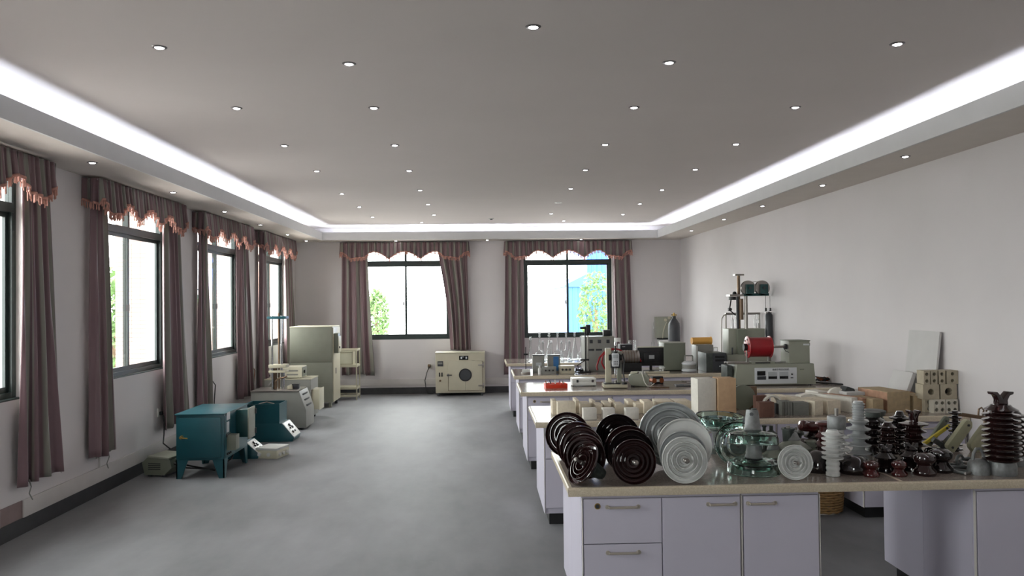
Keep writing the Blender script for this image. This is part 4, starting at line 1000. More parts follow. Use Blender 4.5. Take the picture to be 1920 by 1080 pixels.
# dark flat tablet
y = 8.95; t = thing('clipboard_plate', 'dark flat plate lying on the third bench near the white block', 'plate', (ax(1288, y, 722), y, TZ), -.15)
rbox(t, 'plate', 'dark', -.12,.13,0,.2,0,.012,.002); rbox(t, 'clip', 'steel', -.03,.03,.01,.035,.012,.02,.002)
t = thing('brown_tray', 'brown flat tray lying behind the dark plate', 'tray', (ax(1236, 8.9, 728), 8.84, TZ), .0)
rbox(t, 'tray', 'bronze', -.1,.1,0,.12,0,.008,.001); rbox(t, 'rim', 'bronze', -.1,.1,0,.006,.008,.014,.001)
for i in range(3):
    x = thing('steel_rod', '%s of the three pale rods lying by the tall white block' % ['upper','middle','lower'][i], 'rod', (ax(1305, 9.3), 9.5-.22*i, TZ), 0, 'pale rods on the third bench')
    MB().cyl((-.12,0,.012),(.14,0,.012),.011,n=10).build('rod', M['chrome'], x)
    MB().cyl((.14,0,.012),(.15,0,.012),.011,n=10).build('end_cap', M['white'], x)

# roller winding machine
y = 8.92; s = y/F_PX; x0 = ax(1378, y, 722); x1 = ax(1530, y, 722); W_ = x1-x0
t = thing('winding_machine', 'sage green winding machine with a red spool and printed control panel', 'machine', (x0, y, TZ), 0)
hb = .245
MB().prismY([(0,.012),(W_,.012),(W_,.03),(W_-.02,hb),(.03,hb),(0,.03)], 0, .36).build('base_housing', M['sage'], t, bevel=.005)
for x in (.04, W_-.06):
    for q in (.03, .31): MB().cyl((x,q,0),(x,q,.014),.018,n=10).build('foot', M['black'], t)
px = lambda p: (p-1378)/152*W_
pz = lambda p: (722-p)/42*hb
pn = rbox(t, 'control_panel', 'panel', px(1415),px(1494),-.006,0.002,pz(718),pz(687),.002)
rbox(pn, 'meter', 'screen', px(1419.5),px(1435),-.009,-.005,pz(702),pz(693),.001)
rbox(pn, 'keypad', 'dark', px(1419.5),px(1436),-.009,-.005,pz(710),pz(703),.001)
for a, b in ((1440,1457),(1461,1478)):
    rbox(pn, 'display', 'mirror_screen', px(a),px(b),-.008,-.005,pz(709.5),pz(695),.001)
    rbox(pn, 'readout', 'screen', px(a+.5),px(b-.5),-.010,-.007,pz(708.5),pz(703.5),.001)
knob(pn, px(1484.5),-.006,pz(700),.009); rbox(pn, 'rocker_switch', 'dark', px(1482),px(1487),-.010,-.006,pz(708),pz(706),.001)
def text(par, body, x, z, size, m, y=-.0075, align='LEFT'):
    cu = bpy.data.curves.new('lettering', 'FONT'); cu.body = body; cu.size = size; cu.extrude = .0004; cu.align_x = align
    tmp = bpy.data.objects.new('lettering', cu); dg = bpy.context.evaluated_depsgraph_get(); COL.objects.link(tmp)
    dg = bpy.context.evaluated_depsgraph_get(); me = bpy.data.meshes.new_from_object(tmp.evaluated_get(dg)); bpy.data.objects.remove(tmp)
    me.materials.clear(); me.materials.append(M[m]); o = bpy.data.objects.new('lettering', me); COL.objects.link(o); o.parent = par
    o.location = (x, y, z); o.rotation_euler = (PI/2, 0, 0); return o
text(pn, '\u7edd\u7f18\u5b50\u5f2f\u626d\u8bd5\u9a8c\u673a', px(1448), pz(692.3), .024, 'dark')
rbox(t, 'name_plate', 'sage_dark', px(1500),px(1508),-.003,0,pz(692),pz(690),.0005)
# rails and brackets on the base
rbox(t, 'bed_plate', 'steel', px(1368),px(1410),.05,.2,hb,hb+.02,.002)
rbox(t, 'spool_carriage', 'sage', px(1412),px(1456),.04,.18,hb,hb+.025,.003); rbox(t, 'bed_slot', 'black', px(1419),px(1447),.036,.041,hb+.006,hb+.018,.0005)
MB().cyl((px(1366),.11,hb+.012),(px(1480),.11,hb+.012),.011,n=12).build('guide_rod', M['chrome'], t)
hs = pz(648)
for x in (px(1408), px(1449)):
    MB().prismY([(x-.012,hb+.02),(x+.012,hb+.02),(x+.008,hs+.03),(x-.008,hs+.03)], .09, .13).build('spool_bracket', M['steel'], t, bevel=.002)
sp = MB(); sp.set(Matrix.Translation((px(1407),.11,hs)) @ Matrix.Rotation(PI/2,4,'Y'))
L = px(1452)-px(1407); r = .125
sp.lathe([(0,0),(.11,0),(.125,.006),(.125,.014),(.112,.018),(.112,L-.018),(.125,L-.014),(.125,L-.006),(.11,L),(0,L)], 40); spo = sp.build('red_spool', M['red'], t, label='red cylindrical spool')
for i in range(7):
    a = 2*PI*i/7; MB().cyl((px(1407)-.004,.11+.09*math.cos(a),hs+.09*math.sin(a)),(px(1407),.11+.09*math.cos(a),hs+.09*math.sin(a)),.012,n=8).build('flange_hole', M['dark'], spo)
MB().cyl((px(1402),.11,hs),(px(1482),.11,hs),.014,n=14).build('spindle', M['steel'], t); MB().cyl((px(1401),.11,hs),(px(1407),.11,hs),.04,n=16).build('spindle_nut', M['black'], t)
hx = MB(); hx.box(px(1483),px(1522),.04,.3,hb,pz(637)); hd = hx.build('head_box', M['sage'], t, bevel=.004); rbox(t, 'head_lid', 'sage_dark', px(1482),px(1523),.035,.305,pz(637),pz(635.5),.001)
rbox(hd, 'label_plate', 'panel', px(1510),px(1521),.036,.04,pz(645),pz(642),.0005); rbox(hd, 'side_catch', 'dark', px(1522),px(1524),.06,.10,pz(646),pz(641),.001)
MB().cyl((px(1478),.11,hs),(px(1484),.11,hs),.03,n=14).build('drive_coupling', M['dark'], t)
MB().tube([(px(1476),.1,hs),(px(1478),.06,hs-.05),(px(1483),.04,hs-.06)], .004, 6).build('drive_wire', M['black'], t)
rbox(t, 'side_motor', 'capdark', -.07,.0,.06,.3,.0,.23,.02)
# cable and scraps to the right of it
def floor_cable(label, pts, r=.006, m='black', name='power_cable', group=None):
    o = MB().tube(pts, r, 8).build(name, M[m]); return tag(o, label, 'cable', group)
c0 = ax(1530, 8.95, 722); floor_cable('black cable running over the right end of the third bench', [(c0,9.1,TZ+.02),(c0+.1,9.05,TZ+.012),(c0+.2,8.95,TZ+.012),(c0+.27,8.85,TZ+.012),(c0+.31,8.76,TZ+.012)], .009)
t = thing('wire_bundle', 'tangled heap of brown and black wire offcuts beside the winding machine', 'wire bundle', (ax(1545, 9.2, 714), 9.25, TZ))
rnd = random.Random(9)
for i in range(9):
    q = [(rnd.uniform(-.09,.09), rnd.uniform(-.06,.06), .012+rnd.random()*.05) for _ in range(6)]
    MB().tube(q, .006, 6).build('wire_strand', M[['black','copper','dark'][i%3]], t)

# ------------------------------------------------------------------ tall machines behind on the fourth bench
y = 10.85; S4 = y/F_PX
def W4(p): return ax(p, y, 620)
def Z4(p): return zz(p, y, 1400)
t = thing('tensile_tester', 'tall column tester with two pulleys on a teal bracket and hanging black weight', 'machine', (W4(1395), y, TZ))
ox = t.location.x
def X(p): return W4(p)-ox
def Z(p): return Z4(p)-TZ
rbox(t, 'base_box', 'sage', X(1363),X(1440),0,.4,0,Z(665),.006)
rbox(t, 'rear_housing', 'sage', X(1371),X(1440),.12,.4,Z(665),Z(617),.006)
rbox(t, 'front_housing', 'sage_dark', X(1386),X(1404),.05,.12,Z(665),Z(618),.004)
MB().cyl((X(1395.5),.22,Z(617)),(X(1395.5),.22,Z(516)),.022,n=16).build('main_column', M['bronze'], t)
rbox(t, 'top_flange', 'steel', X(1387),X(1404),.16,.28,Z(516),Z(513),.002)
MB().cyl((X(1406),.15,Z(665)),(X(1406),.15,Z(555)),.024,n=16).build('front_column', M['steel'], t)
MB().cyl((X(1390),.15,Z(617)),(X(1390),.15,Z(556)),.018,n=12).build('guide_rod', M['dark'], t)
MB().cyl((X(1399),.18,Z(600)),(X(1399),.18,Z(560)),.026,n=12).build('screw_sleeve', M['bronze'], t)
rbox(t, 'cross_head', 'steel', X(1374),X(1402),.1,.28,Z(555.5),Z(551.5),.003)
MB().lathe([(0,0),(.03,0),(.03,.02),(.018,.035),(0,.04)], 14, Matrix.Translation((X(1386.5),.19,Z(551.5)))).build('cap_nut', M['black'], t)
MB().cyl((X(1382),.19,Z(556)),(X(1382),.19,Z(562)),.05,n=16).build('black_hub', M['black'], t)
MB().tube([(X(1378),.15,Z(561)),(X(1376),.12,Z(566)),(X(1372.5),.1,Z(581)),(X(1384),.1,Z(591))], .009, 8).build('crank_arm', M['black'], t)
MB().cyl((X(1372.5),.11,Z(580)),(X(1372.5),.06,Z(580)),.024,n=14).build('crank_knob', M['black'], t)
rbox(t, 'pulley_bar', 'teal_dark', X(1400),X(1448),.1,.2,Z(555),Z(550),.003)
for k, p in enumerate((1410.5, 1437)):
    rbox(t, 'pulley_bracket', 'teal_dark', X(p-6.5),X(p+7),.05,.1,Z(551),Z(533),.003)
    m_ = MB(); m_.set(Matrix.Translation((X(p-1),.1,Z(540))) @ Matrix.Rotation(-PI/2,4,'X')); m_.lathe([(0,0),(.1,0),(.105,.01),(.09,.02),(.09,.035),(.105,.045),(.1,.055),(0,.055)], 32); pw = m_.build('pulley', M['steel'], t)
    MB().cyl((X(p-1),.09,Z(540)),(X(p-1),.03,Z(540)),.02,n=12).build('axle', M['dark'], pw)
MB().tube([(X(1403),.12,Z(529)),(X(1436),.12,Z(527.5)),(X(1444),.12,Z(531))], .004, 6).build('drive_cord', M['steel'], t)
for p in (1442, 1450.5):
    MB().cyl((X(p),.12,Z(555)),(X(p),.12,Z(579)),.003,n=6).build('hanging_line', M['dark'], t); rbox(t, 'line_clamp', 'black', X(p)-.012,X(p)+.012,.105,.135,Z(584),Z(578),.002)
w_ = MB(); w_.set(Matrix.Translation((X(1448),.12,Z(647)))); w_.lathe([(0,0),(.048,0),(.05,.01),(.05,Z(589)-Z(647)-.02),(.04,Z(589)-Z(647)),(.01,Z(588)-Z(647)+.02),(0,Z(588)-Z(647)+.02)], 20); w_.build('hanging_weight', M['dark'], t)
rbox(t, 'weight_yoke', 'steel', X(1441),X(1453),.105,.135,Z(588)-.0,Z(586),.001)
MB().cyl((X(1450),.12,Z(647)),(X(1450),.12,0),.008,n=8).build('weight_rod', M['steel'], t)
MB().cyl((X(1376),.08,Z(680)),(X(1376),.08,Z(652)),.012,n=8).build('lever', M['dark'], t)
# glass distilling frame behind
y = 11.45
t = thing('tube_rack', 'metal frame holding glass tubes behind the column tester', 'glassware frame', (ax(1384, y, 600), y, TZ)); ox = t.location.x
X = lambda p: ax(p, y, 600)-ox
Z = lambda p: zz(p, y, 1400)-TZ
for p in (1361, 1424): MB().cyl((X(p),.0,0),(X(p),0,Z(590)),.012,n=8).build('upright', M['steel'], t)
rbox(t, 'top_bar', 'steel', X(1360),X(1425),-.02,.02,Z(590),Z(586),.002)
for p in (1373, 1380, 1416, 1420):
    MB().lathe([(0,0),(.018,0),(.02,.01),(.02,.2),(.008,.22),(.008,.27),(0,.27)], 14, Matrix.Translation((X(p),0,Z(590)-.27))).build('glass_tube', M['clear_glass'], t)
MB().tube([(X(1352),0,0),(X(1352.5),0,Z(610)),(X(1353.5),0,Z(597)),(X(1357),0,Z(591)),(X(1361),0,Z(589))], .008, 8).build('rubber_hose', M['steel'], t)
rbox(t, 'foot_bar', 'steel', X(1350),X(1426),-.04,.04,0,.015,.002)

# computer tower
y = 10.7
def thing_px(name, label, cat, pc, y, pb=None, rz=0, group=None): return thing(name, label, cat, (ax(pc, y, 690), y, TZ), rz, group)
def dims(p0, p1, pt, y): return (ax(p1, y, pt)-ax(p0, y, pt))/2, zz(pt, y, (p0+p1)/2)-TZ
t = thing_px('computer_tower', 'dark grey desktop computer tower on the fourth bench', 'computer', 1341, y, rz=.0)
w, h = dims(1335, 1362, 662, y); rbox(t, 'case', 'dark_sage' if False else 'capdark', -.12,.155,.02,.42,0,h,.006)
rbox(t, 'front_panel', 'dark', -.03,.157,0,.02,.005,h-.003,.004); rbox(t, 'side_front', 'capdark', -.12,-.031,.002,.02,.005,h-.003,.002)
for z in (h*.80, h*.62): rbox(t, 'drive_bay', 'black', .0,.13,-.004,0,z-.015,z+.015,.001)
knob(t, .065,-.001,h*.3,.01, m='mirror_screen', name='power_button', l=.004)
# ring stand
y = 10.85
t = thing_px('ring_stand', 'thin black ring stand at the left end of the fourth bench', 'lab stand', 986, y)
rbox(t, 'stand_base', 'steel', -.06,.06,-.04,.06,0,.02,.003); MB().cyl((0,0,.02),(0,0,.36),.006,n=8).build('rod', M['black'], t)
MB().cyl((-.03,0,.26),(.03,0,.26),.012,n=8).build('clamp', M['black'], t); rbox(t, 'small_box', 'white', -.05,.06,-.03,.0,.02,.06,.003)
# grey boxes
y = 10.9; t = thing_px('meter_box', 'grey meter box with a pale label, left of the blue-fronted one', 'instrument', 1010, y); w, h = dims(999, 1021, 667, y)
rbox(t, 'case', 'grey_box', -w,w,0,.12,0,h,.004); rbox(t, 'label_plate', 'mirror_screen', -.035,.04,-.003,0,h*.42,h*.6,.0005); rbox(t, 'lid', 'dark', -w-.002,w+.002,-.002,.122,h,h+.01,.001)
y = 10.85; t = thing_px('plastic_bottle', 'small white bottle in front of the grey meter box', 'bottle', 1012, y-.08)
MB().lathe([(0,0),(.022,0),(.024,.01),(.024,.07),(.012,.085),(.012,.1),(0,.1)], 16).build('bottle_body', M['white'], t); MB().lathe([(0,.1),(.014,.1),(.014,.115),(0,.115)], 12).build('screw_cap', M['panel'], t)
y = 10.98; t = thing_px('meter_box', 'grey meter box with a bright blue front panel', 'instrument', 1039, y); w, h = dims(1027, 1050, 667, y)
rbox(t, 'case', 'grey_box', -w,w,0,.12,0,h,.004); rbox(t, 'blue_panel', 'blue', -.01,w*.75,-.004,0,h*.1,h*.95,.001); rbox(t, 'lid', 'dark', -w-.002,w+.002,-.002,.122,h,h+.01,.001)
y = 10.76; t = thing_px('small_power_supply', 'small grey power supply with knobs in front of the blue-fronted box', 'instrument', 1030, y); w, h = dims(1017, 1043, 688, y)
rbox(t, 'case', 'grey_box', -w,w,0,.1,0,h,.004)
for k in (-.05, 0, .05): knob(t, k,0,h*.5,.013)
y = 10.8; t = thing_px('signal_box', 'long cream control box with dials, left of the dark coil', 'instrument', 1063, y); w, h = dims(1049, 1078, 686, y)
rbox(t, 'case', 'cream', -w,w,0,.12,0,h,.004)
for k in (-.06, -.01, .04): knob(t, k,0,h*.5,.016, m='dark')
t = thing('cable_coil', 'coil of dark cable beside the big grey cabinet', 'cable', (ax(1087, 10.8, 695), 10.85, TZ))
for k in range(4):
    MB().tube([((.07-.008*k)*math.cos(a*.45+k), (.05-.005*k)*math.sin(a*.45+k), .01+k*.014+.006*math.sin(a)) for a in range(15)], .006, 6).build('cable_loop', M['black'], t)
MB().tube([(.0,.03,.03),(-.02,.02,.1),(.05,.0,.15),(.09,.0,.17)], .006, 6).build('cable_tail', M['black'], t)
# lamp stand with camera head
y = 10.9; t = thing_px('scope_stand', 'tall black rod stand with a boxy head beside the grey cabinet', 'lab stand', 1099, y); ox = t.location.x
X = lambda p: ax(p, y, 660)-ox
Z = lambda p: zz(p, y, 1100)-TZ
MB().cyl((X(1097.5),0,.02),(X(1097.5),0,Z(612)),.008,n=8).build('rod', M['black'], t); MB().cyl((X(1102.5),0,.02),(X(1102.5),0,Z(612)),.008,n=8).build('rod', M['steel'], t)
rbox(t, 'stand_base', 'black', -.1,.06,-.06,.1,0,.02,.003); rbox(t, 'head', 'black', X(1098.5),X(1107),-.05,.05,Z(624),Z(609),.006)
MB().cyl((X(1099),0,Z(615)),(X(1088),0,Z(615)),.016,n=12).build('eyepiece', M['black'], t); MB().cyl((X(1102.5),0,Z(624)),(X(1102.5),0,Z(629)),.02,.01,12).build('lens', M['black'], t)
rbox(t, 'cross_clamp', 'black', X(1088),X(1104),-.02,.02,Z(676),Z(673),.003)
# big grey cabinet
y = 11.05; t = thing_px('control_cabinet', 'big grey control cabinet with three vents on the fourth bench', 'cabinet', 1124.5, y); ox = t.location.x; w, h = dims(1097, 1152, 633, y)
Z = lambda p: zz(p, y, 1124)-TZ
rbox(t, 'case', 'grey_box', -w,w,0,.4,0,h,.005); rbox(t, 'top_plate', 'sage', -w-.003,w+.003,-.003,.403,h,h+.012,.001)
for k in (-.115, .0, .12): rbox(t, 'vent', 'dark', k-.022,k+.022,-.003,0,Z(643.5),Z(637),.0005)
for k in (-.13, -.02): rbox(t, 'indicator_plate', 'dark', k-.03,k+.055,-.004,0,Z(657.5),Z(654),.0005)
y = 11.2; t = thing('black_box', 'small black box on top of the big grey cabinet', 'box', (ax(1138.5, y, 628), y, TZ+h+.013)); rbox(t, 'box_body', 'black', -.05,.05,0,.1,0,.08,.003); rbox(t, 'box_lid', 'dark', -.052,.052,-.002,.102,.08,.087,.001)
# hoses
floor_cable('long red rubber hose looping in front of the grey cabinet, upper one', [at(p, q, y=11.0+dy) for p, q, dy in ((1120,694,-.08),(1119,686,-.08),(1124,671,-.05),(1135,658,-.05),(1148,654,-.05),(1160,655,-.05),(1172,662,-.05),(1185,666,-.05),(1198,671,-.1),(1202,678,-.1))], .012, 'red', 'red_hose', 'red rubber hoses')
floor_cable('red rubber hose hanging in a loop behind the force gauge stand', [at(p, q, y=10.9) for p, q in ((1140,696),(1133,690),(1128,680),(1130,667),(1140,657),(1155,654))], .012, 'red', 'red_hose', 'red rubber hoses')
# motor cylinder on black base
y = 10.85; t = thing_px('motor', 'big silver cylindrical motor on a black cradle', 'motor', 1183, y); 
MB().cyl((-.13,.12,.19),(.13,.12,.19),.10,n=32).build('motor_body', M['steel'], t, bevel=.006)
for k in range(6): MB().cyl((-.10+k*.038,.12,.19),(-.094+k*.038,.12,.19),.104,n=32).build('cooling_fin', M['bronze'], t)
rbox(t, 'cradle', 'black', -.15,.15,0,.25,0,.12,.006); MB().cyl((-.13,.12,.19),(-.155,.12,.19),.06,n=20).build('end_bell', M['white'], t)
y = 11.3; t = thing_px('dark_box', 'dark box standing behind the silver motor', 'box', 1175, y); w, h = dims(1163, 1186, 646, y); rbox(t, 'case', 'dark', -w,w,0,.2,0,h,.004); rbox(t, 'label_plate', 'mirror_screen', -w*.7,-w*.2,-.002,0,h*.9,h*.93,.0005)
# monitor
y = 11.0; t = thing_px('monitor', 'black computer monitor seen from behind with a silver label', 'monitor', 1221, y, rz=0); w, h = dims(1196, 1246, 651.5, y)
rbox(t, 'shell', 'black', -w,w,0,.04,.07,h,.006); rbox(t, 'back_bulge', 'black', -w*.6,w*.6,-.03,0,.12,h*.8,.01); rbox(t, 'label_plate', 'mirror_screen', -.035,.04,-.033,-.03,h*.52,h*.68,.0005)
rbox(t, 'top_strip', 'cream_top', -w,w,.0,.045,h,h+.012,.001); MB().cyl((0,.02,.0),(0,.02,.12),.02,n=12).build('neck', M['black'], t); MB().lathe([(0,0),(.11,0),(.11,.006),(.03,.014),(0,.014)], 28, Matrix.Translation((0,.02,0))).build('foot', M['black'], t)
rbox(t, 'screen', 'screen', -w+.01,w-.01,.04,.042,.08,h-.01,.0005)
y = 10.75
for i, (p, w, l) in enumerate(((1208,.06,'small white card under the black monitor'),(1234,.05,'white plastic dish beside the little funnel'))):
    t = thing_px('small_tray', l, 'tray', p, y, group='small white trays under the monitor'); rbox(t, 'dish', 'white', -w,w,0,.06,0,.012,.002); rbox(t, 'rim', 'white', -w,w,.0,.005,.012,.02,.001)
t = thing_px('funnel', 'little white funnel standing in front of the monitor', 'funnel', 1243, y); MB().lathe([(.006,0),(.006,.04),(.03,.065),(.032,.065),(.009,.04),(.009,0),(.006,0)], 18).build('cone', M['white'], t); MB().lathe([(.008,0),(.03,0),(.03,.004),(.008,.004)], 16).build('foot_ring', M['white'], t)
t = thing_px('cream_tray', 'long flat cream tray in front of the monitor', 'tray', 1232, y-.05); rbox(t, 'tray', 'cream', -.16,.17,0,.05,0,.012,.002); rbox(t, 'rim', 'cream', -.16,.17,.0,.006,.012,.02,.001)
# sage box
y = 10.95; t = thing_px('sage_cabinet', 'plain sage grey equipment box right of the monitor', 'instrument', 1266, y); w, h = dims(1246, 1286, 644, y)
rbox(t, 'case', 'sage_dark', -w,w,.01,.35,.01,h,.005); rbox(t, 'front_plate', 'sage_dark', -w+.006,w-.006,0,.01,.015,h-.006,.002); rbox(t, 'top_plate', 'sage', -w,w,.0,.35,h,h+.01,.001)
for k in (-w+.03, w-.03): MB().cyl((k,.03,0),(k,.03,.012),.012,n=8).build('foot', M['black'], t)
# pot
y = 10.8; t = thing_px('warming_pot', 'round pale grey pot with a tall square handle', 'pot', 1292, y)
MB().lathe([(0,0),(.08,0),(.1,.01),(.1,.03),(.09,.04),(.09,.10),(.1,.105),(.1,.12),(.07,.14),(0,.15)], 32).build('pot_body', M['panel'], t); MB().lathe([(.092,.045),(.094,.045),(.094,.095),(.092,.095)], 32).build('dark_band', M['grey_box'], t)
MB().tube([(-.055,.02,.12),(-.055,.02,.21),(-.05,.02,.215),(.05,.02,.215),(.055,.02,.21),(.055,.02,.12)], .010, 8).build('handle', M['grey_box'], t)
# grey box with yellow roll
y = 11.2; t = thing_px('file_box', 'grey equipment box under the yellow roll', 'instrument', 1322, y); w, h = dims(1302, 1334, 647, y); rbox(t, 'case', 'grey_box', -w,w,0,.25,0,h,.004); rbox(t, 'side_label', 'white', -w-.002,-w+.02,-.003,.0,.02,h-.01,.0005); hz = TZ+h
t = thing('yellow_roll', 'rolled sheet of yellow foam on top of the grey box', 'roll', (ax(1320, y, 642), y+.1, hz+.055))
MB().cyl((-.15,0,0),(.13,.03,0),.05,n=24).build('roll', M['yellow'], t); MB().cyl((.128,.03,0),(.136,.031,0),.054,.058,24).build('loose_edge', M['yellow'], t)
y = 11.35; t = thing('white_flask_cup', 'small glass cup on the grey box beside the yellow roll', 'cup', (ax(1341, y-.1, 655), y-.1, hz if False else TZ)); MB().lathe([(0,0),(.03,0),(.035,.02),(.035,.29),(.03,.29),(.03,.02),(0,.01)], 16).build('vessel', M['clear_glass'], t); MB().lathe([(0,.29),(.037,.29),(.037,.30),(0,.30)], 16).build('lid', M['white'], t)

# ------------------------------------------------------------------ farthest bench: glassware
def flask(label, px_, y, H, R, kind=0):
    t = thing('glass_flask', label, 'flask', (ax(px_, y, 680), y, TZ), 0, 'clear glass flasks along the farthest bench')
    if kind == 0: p = [(0,0),(R*.8,0),(R,R*.12),(R*.94,R*.5),(R*.3,H*.55),(.016,H*.66),(.016,H*.9),(.024,H*.92)]
    else: p = [(0,0),(R*.6,.0),(R*.95,R*.5),(R,R),(R*.8,R*1.6),(R*.3,R*2.0),(.014,R*2.2),(.014,H*.88),(.02,H*.9)]
    th = .003
    q = p+[(max(0,r-th), z if i else z) for i, (r, z) in enumerate(reversed(p))]
    q[-1] = (0, th); q = q[:-1]+[(0, th)]
    q = [(r, z+(th if (i >= len(p) and z < .001) else 0)) for i, (r, z) in enumerate(q)]
    MB().lathe(q, 24).build('glass_body', M['clear_glass'], t)
    MB().lathe([(0,H*.86),(.012,H*.86),(.016,H*.93),(.01,H*.95),(.022,H),(0,H)], 14).build('stopper', M['panel'], t)
fl = [(995,.40,.055,0),(1012,.44,.085,1),(1018,.33,.05,0),(1030,.44,.09,0),(1034,.33,.05,1),(1046,.44,.085,1),(1053,.33,.05,0),(1062,.44,.09,1),(1068,.33,.05,0),(1078,.45,.085,0),(1090,.40,.08,1)]
wd = ['leftmost','second','third','fourth','fifth','sixth','seventh','eighth','ninth','tenth','rightmost']
for i, (p, H, R, k) in enumerate(fl): flask('clear %s glass flask under the right window, %s in the row' % (['cone-shaped','round'][k], wd[i]), p, 12.95+.28*(i % 2)+.05*(i%3), H, R*.92, k)
y = 13.1
t = thing('glass_jar', 'clear glass jar behind the black box on the cabinet', 'jar', (ax(1158, y, 670), y, TZ)); MB().lathe([(0,0),(.12,0),(.13,.02),(.13,.16),(.06,.24),(.05,.30),(.045,.30),(.055,.24),(.122,.155),(.122,.02),(0,.01)], 24).build('glass_body', M['clear_glass'], t); MB().lathe([(0,.3),(.055,.3),(.055,.36),(0,.36)], 18).build('lid', M['white'], t)
t = thing('beaker', 'clear beaker standing behind the dark box', 'beaker', (ax(1186, y, 670), y, TZ)); MB().lathe([(0,0),(.05,0),(.055,.01),(.065,.32),(.06,.32),(.05,.015),(0,.01)], 20).build('glass_body', M['clear_glass'], t); MB().lathe([(.0,.012),(.048,.016),(.05,.06),(0,.06)], 18).build('powder', M['white'], t)
t = thing('spool_reel', 'white bobbin lying on its side behind the monitor', 'bobbin', (ax(1204, y, 670), y, TZ+.055)); MB().cyl((-.06,0,0),(.06,0,0),.03,n=18).build('core', M['white'], t); MB().cyl((-.07,0,0),(-.06,0,0),.055,n=20).build('flange', M['white'], t); MB().cyl((.06,0,0),(.07,0,0),.055,n=20).build('flange', M['white'], t)
# wall box, tube stand and gas cylinder in the right back corner
YW = YB-.2; t = thing('wall_apparatus', 'sage green apparatus fixed to the back wall behind the gas cylinder', 'apparatus', (ax(1246, YW, 640), YW, TZ)); X = lambda p: ax(p, YW, 620)-ax(1246, YW, 620); Z = lambda p: zz(p, YW, 1246)-TZ
rbox(t, 'case', 'sage', X(1231.5),X(1262),0,.2,Z(634),Z(594),.005)
rbox(t, 'white_tray', 'white', X(1236),X(1260),-.02,.2,Z(646),Z(637),.003)
rbox(t, 'black_ledge', 'black', X(1232),X(1258),-.01,.02,Z(636),Z(633.5),.001)
for p, q in ((1248,600),(1255,596)): MB().cyl((X(p),-.02,Z(q)),(X(p),0,Z(q)),.03,n=16).build('dial', M['cream'], t)
MB().tube([(X(1250),-.02,Z(604)),(X(1246),-.03,Z(612)),(X(1243),-.03,Z(622)),(X(1242),-.03,Z(634))], .007, 8).build('hose', M['cream'], t)
for p in (1228, 1231): MB().lathe([(0,0),(.02,0),(.02,.12),(.008,.14),(.008,Z(604)),(0,Z(604))], 14, Matrix.Translation((X(p)-.02,.15,0))).build('glass_tube', M['clear_glass'], t)
t = thing('gas_cylinder', 'tall black gas cylinder standing in the right back corner', 'gas cylinder', (ax(1264, 14.6, 620), 14.6, 0)); h = zz(612, 14.6, 1264)
MB().lathe([(0,0),(.105,0),(.11,.01),(.11,h-.02),(.10,h+.06),(.06,h+.12),(.035,h+.15),(.035,h+.19),(0,h+.19)], 32).build('cylinder_body', M['dark'], t)
MB().lathe([(0,h+.17),(.018,h+.17),(.018,h+.25),(0,h+.25)], 12).build('valve', M['brass'], t); MB().cyl((-.05,0,h+.21),(.05,0,h+.21),.012,n=8).build('valve_outlet', M['brass'], t)
# things at the right end of the third/fourth benches
t = thing('wall_cabinet_box', 'pale grey box with small drawers at the far right behind the tester', 'box', (ax(1462, 11.1, 690), 11.1, TZ)); rbox(t, 'case', 'grey_box', -.07,.12,0,.2,0,.08,.004); rbox(t, 'drawer', 'sage', -.06,.11,-.006,0,.02,.06,.001)

# ------------------------------------------------------------------ floor things on the left
# teal oven
ox_, oy = -3.24, 8.57
t = thing('teal_oven', 'teal steel oven on splayed legs, nearest machine on the left', 'oven', (ox_, oy, 0))
w, dd, z0, z1 = .50, .84, .19, .67
b = rbox(t, 'body', 'teal', 0,w,0,dd,z0,z1,.008)
MB().box(-.012,w+.012,-.015,dd+.01,z1,z1+.012).build('top_plate', M['teal'], t, bevel=.003)
dr = rbox(t, 'door', 'teal', .03,w-.03,-.014,0,z0+.03,z1-.03,.006)
MB().cyl((.065,-.014,.44),(.065,-.05,.44),.02,.015,14).build('handle_knob', M['brass'], dr); MB().tube([(.065,-.045,.44),(.09,-.05,.435),(.135,-.045,.43)], .007, 8).build('handle_lever', M['brass'], dr)
for (x, q) in ((0,0),(w-.0,0),(0,dd),(w,dd)):
    sx = 1 if x == 0 else -1; sy = 1 if q == 0 else -1
    lg = MB(); 
    lg.add([(x,q,0),(x+sx*.055,q,0),(x+sx*.125,q,z0+.01),(x,q,z0+.01),(x,q+sy*.012,0),(x+sx*.055,q+sy*.012,0),(x+sx*.125,q+sy*.012,z0+.01),(x,q+sy*.012,z0+.01)], [(0,1,2,3),(7,6,5,4),(0,4,5,1),(1,5,6,2),(2,6,7,3),(3,7,4,0)])
    lg.add([(x,q,0),(x,q+sy*.055,0),(x,q+sy*.125,z0+.01),(x,q,z0+.01),(x+sx*.012,q,0),(x+sx*.012,q+sy*.055,0),(x+sx*.012,q+sy*.125,z0+.01),(x+sx*.012,q,z0+.01)], [(0,1,2,3),(7,6,5,4),(0,4,5,1),(1,5,6,2),(2,6,7,3),(3,7,4,0)])
    lg.build('leg', M['teal'], t, smooth=False)
sp_ = rbox(t, 'side_panel', 'teal', w-.002,w+.006,.02,.36,z0+.02,z1-.02,.003)
for (ya, za, ya2, za2, m_) in ((.06,.60,.16,.68,'panel'),(.06,.47,.13,.58,'panel'),(.05,.42,.18,.455,'black')): rbox(sp_, 'gauge_plate', m_, w+.006,w+.014,ya,ya2,za,za2,.001)
cab = rbox(t, 'control_box', 'sage_dark', w,w+.10,.07,.20,.28,.44,.004)
ob = rbox(t, 'furnace_door', 'teal_dark', w+.0,w+.13,.42,.62,.36,.66,.006)
